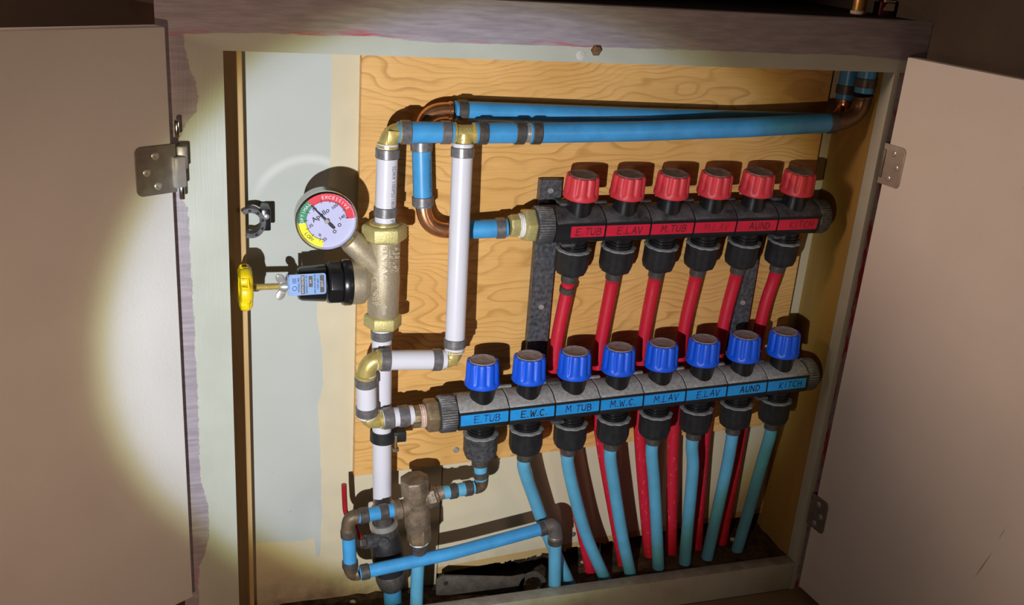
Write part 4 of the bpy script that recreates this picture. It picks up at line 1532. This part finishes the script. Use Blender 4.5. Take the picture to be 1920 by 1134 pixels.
pipe('blue_tube', 'light blue tube dropping from the grey metal elbow to the floor', [v3a, v3b, v3b + V((0, 0.001, -.03))], .0083, 'tube_blue', (.007,), 'small blue pipes', ringmat='crimp_dark', rl=.009, cat='tube')

# ball valve on the main riser
bx = P(717, 965, 1.036)
bo = P(736, 1108, 1.034)
bd = (bo - bx).normalized()
BL = (bo - bx).length
bv = thing('ball_valve', 'blackened ball valve under the white riser with a red lever', 'valve', bo)
h_ = lambda py: (P(717 + (py - 965) * .13, py, 1.035) - bx).dot(bd)
MB().lathe([(.0118, -.012), (.0120, h_(978)), (.0160, h_(984)), (.0165, h_(1000)), (.0150, h_(1004)), (.0150, h_(1012))], bx, bd, 28).build('upper_collar', 'crimp_dark', bv)
MB().ring(bx + bd * h_(978), bx + bd * h_(987), .0135, .0172, 28).build('solder_ring', 'steel', bv)
MB().lathe([(.0160, h_(1003)), (.0182, h_(1008)), (.0195, h_(1022)), (.0200, h_(1040)), (.0190, h_(1060)), (.0172, h_(1072))], bx, bd, 30).build('body', 'black_mat', bv)
MB().lathe([(.0172, h_(1070)), (.0188, h_(1074)), (.0185, h_(1084)), (.0150, h_(1098)), (.0125, h_(1101))], bx, bd, 28).build('lower_collar', 'crimp_dark', bv)
sp = P(718, 1012, 1.022)
MB().cyl(P(712, 1012, 1.030), P(684, 1016, 1.024), .0085, 16).build('stem', 'black_wear', bv)
MB().cyl(sp + V((0, -.002, 0)), sp + V((0, -.006, 0)), .0062, 16).build('stop_nut', 'black_wear', bv)
MB().hexa(P(684, 1016, 1.024), P(672, 1018, 1.022), .0075).build('stem_nut', 'crimp_dark', bv)
lv0, lv1 = P(676, 1010, 1.024), P(645, 908, 1.030)
MB().tube(spline([lv0, P(664, 978, 1.026), P(649, 962, 1.028), P(646, 935, 1.030), lv1], 6), [.003] * 5 + [.0032] * 20, 10).build('lever', 'red_rubber', bv)
pipe('blue_pipe', 'wide blue pipe stub entering the floor below the ball valve', [P(735, 1098, 1.034), P(738, 1150, 1.034)], R34, 'pex_blue', (), 'blue pipes')

# ------------------------------------------------------------------ loose things
# spare pipe clip on the wall by the stud
cc = P(470, 419, 1.052)
t = thing('pipe_clip', 'empty black plastic pipe clip beside the pine stud', 'clip', cc + V((0, 0, -.016)))
mb = MB()
outr, inr, k = .0165, .0115, 18
o1, o2 = [], []
for i in range(k + 1):
    a_ = math.radians(118 - 236 * i / k)
    sq = 1.0
    o1.append((math.cos(a_) * outr * .95, math.sin(a_) * outr))
    o2.append((math.cos(a_) * inr * .95, math.sin(a_) * inr))
tilt = Matrix.Rotation(math.radians(-8), 3, 'Y')
uX, vZ = tilt @ V((1, 0, 0)), tilt @ V((0, 0, 1))
for i in range(k):
    mb.prism([o1[i], o1[i + 1], o2[i + 1], o2[i]][::-1], cc, uX, vZ, V((0, 1, 0)), .014)
mb.build('jaw', 'black_wear', t, smooth=25)
MB().box(cc + V((.016, .016, .003)), (.010, .030, .024)).build('base', 'black', t, bevel=.0015)
MB().lathe([(.003, 0), (.003, .0015), (.0018, .0022)], cc + V((.0165, .002, .007)), V((0, -1, 0)), 12).build('nail', 'steel', t)
m_ = MB()
for i in range(2, 17, 3):
    a_ = math.radians(118 - 236 * (i + .5) / k)
    MB().box(cc + uX * math.cos(a_) * .0136 * .95 + vZ * math.sin(a_) * .0138 + V((0, -.0002, 0)), (.0028, .0008, .0028), Matrix.Rotation(-a_, 3, 'Y')).build('slot', 'black', t)

# flat wrench standing on the dirt behind the rail
wy = 1.034
wr = thing('ring_wrench', 'grey flat ring wrench lying behind the bottom rail', 'wrench', P(930, 1100, wy))
o_ = P(820, 1100, wy)
pts = [(818, 1116), (818, 1088), (830, 1080), (960, 1083), (985, 1078), (985, 1112), (960, 1116)]
loc = [P(a_, b_, wy) for a_, b_ in pts]
MB().prism([(q.x, q.z) for q in loc][::-1], (0, wy, 0), (1, 0, 0), (0, 0, 1), (0, 1, 0), .004).build('handle', 'wrench', wr, bevel=.0008)
rc_ = P(998, 1097, wy)
inner = lambda a, h, r: r * (1 - .07 * abs(math.sin(6 * a))) if r < .0145 else r
MB().lathe([(.0135, 0), (.0185, 0), (.0190, .0008), (.0190, .0045), (.0135, .0045), (.0135, 0)], rc_ + V((0, .0045, 0)), V((0, -1, 0)), 72, None, fl=inner, cap0=False, cap1=False).build('ring', 'wrench', wr)
MB().lathe([(.0030, 0), (.0030, .0004)], P(836, 1093, wy), V((0, -1, 0)), 14).build('hang_hole', 'dark_void', wr)
# crumbs of plaster on the dirt
for i, (px, py) in enumerate(((911, 1113), (936, 1112), (662, 1128), (1096, 1032), (1374, 1010))):
    q = P(px, py, 1.05)
    z_ = floor_z(q.x, q.y)
    s_ = (q.z - CAMZ)
    yy = 1.05 * (z_ + .003 - CAMZ) / s_
    yy = min(max(yy, 1.015), 1.078)
    q = P(px, py, yy)
    q.z = z_ + .002
    mb = MB()
    for k in range(1):
        mb.lathe([(.001, -.003), (.004, -.001), (.0045, .001), (.002, .003)], q, V((random.uniform(-.4, .4), random.uniform(-.4, .4), 1)), 7)
    o = mb.build('plaster_crumb', 'offwhite', smooth=0)
    tag(o, ['plaster crumb on the dirt right of the wrench handle hole', 'plaster crumb on the dirt under the wrench shaft', 'plaster crumb on the dirt left of the ball valve',
            'plaster crumb behind the second light blue tube', 'plaster crumb between the last two tubes'][i], 'debris')

# things standing on the dark ledge above the header
lz = .7762
q = P(1609, 26, 1.06)
t = thing('bottle', 'small gold-labelled bottle on the dark ledge above', 'bottle', (q.x, 1.06, lz))
MB().lathe([(.0085, 0), (.0095, .001), (.0095, .004), (.006, .0045)], (q.x, 1.06, lz), V((0, 0, 1)), 20).build('base', 'offwhite', t)
MB().lathe([(.0078, .0045), (.0078, .030), (.006, .036), (.003, .040), (.003, .048)], (q.x, 1.06, lz), V((0, 0, 1)), 20).build('body', 'gold', t)
MB().lathe([(.0036, .047), (.0036, .055)], (q.x, 1.06, lz), V((0, 0, 1)), 14).build('cap', 'black_mat', t)
q = P(1654, 32, 1.06)
t = thing('small_carton', 'small maroon carton with a pale lid on the dark ledge', 'carton', (q.x, 1.06, lz))
MB().box((q.x, 1.06, lz + .008), (.020, .014, .016)).build('body', 'maroon', t, bevel=.0006)
MB().prism([(-.006, 0), (.0095, 0), (.0095, .0085), (-.001, .0085)], (q.x, 1.0528, lz + .0062), (1, 0, 0), (0, 0, 1), (0, 1, 0), .002).build('pale_label', 'offwhite', t)
MB().box((q.x + .003, 1.06, lz + .0170), (.015, .014, .002)).build('lid', 'offwhite', t)
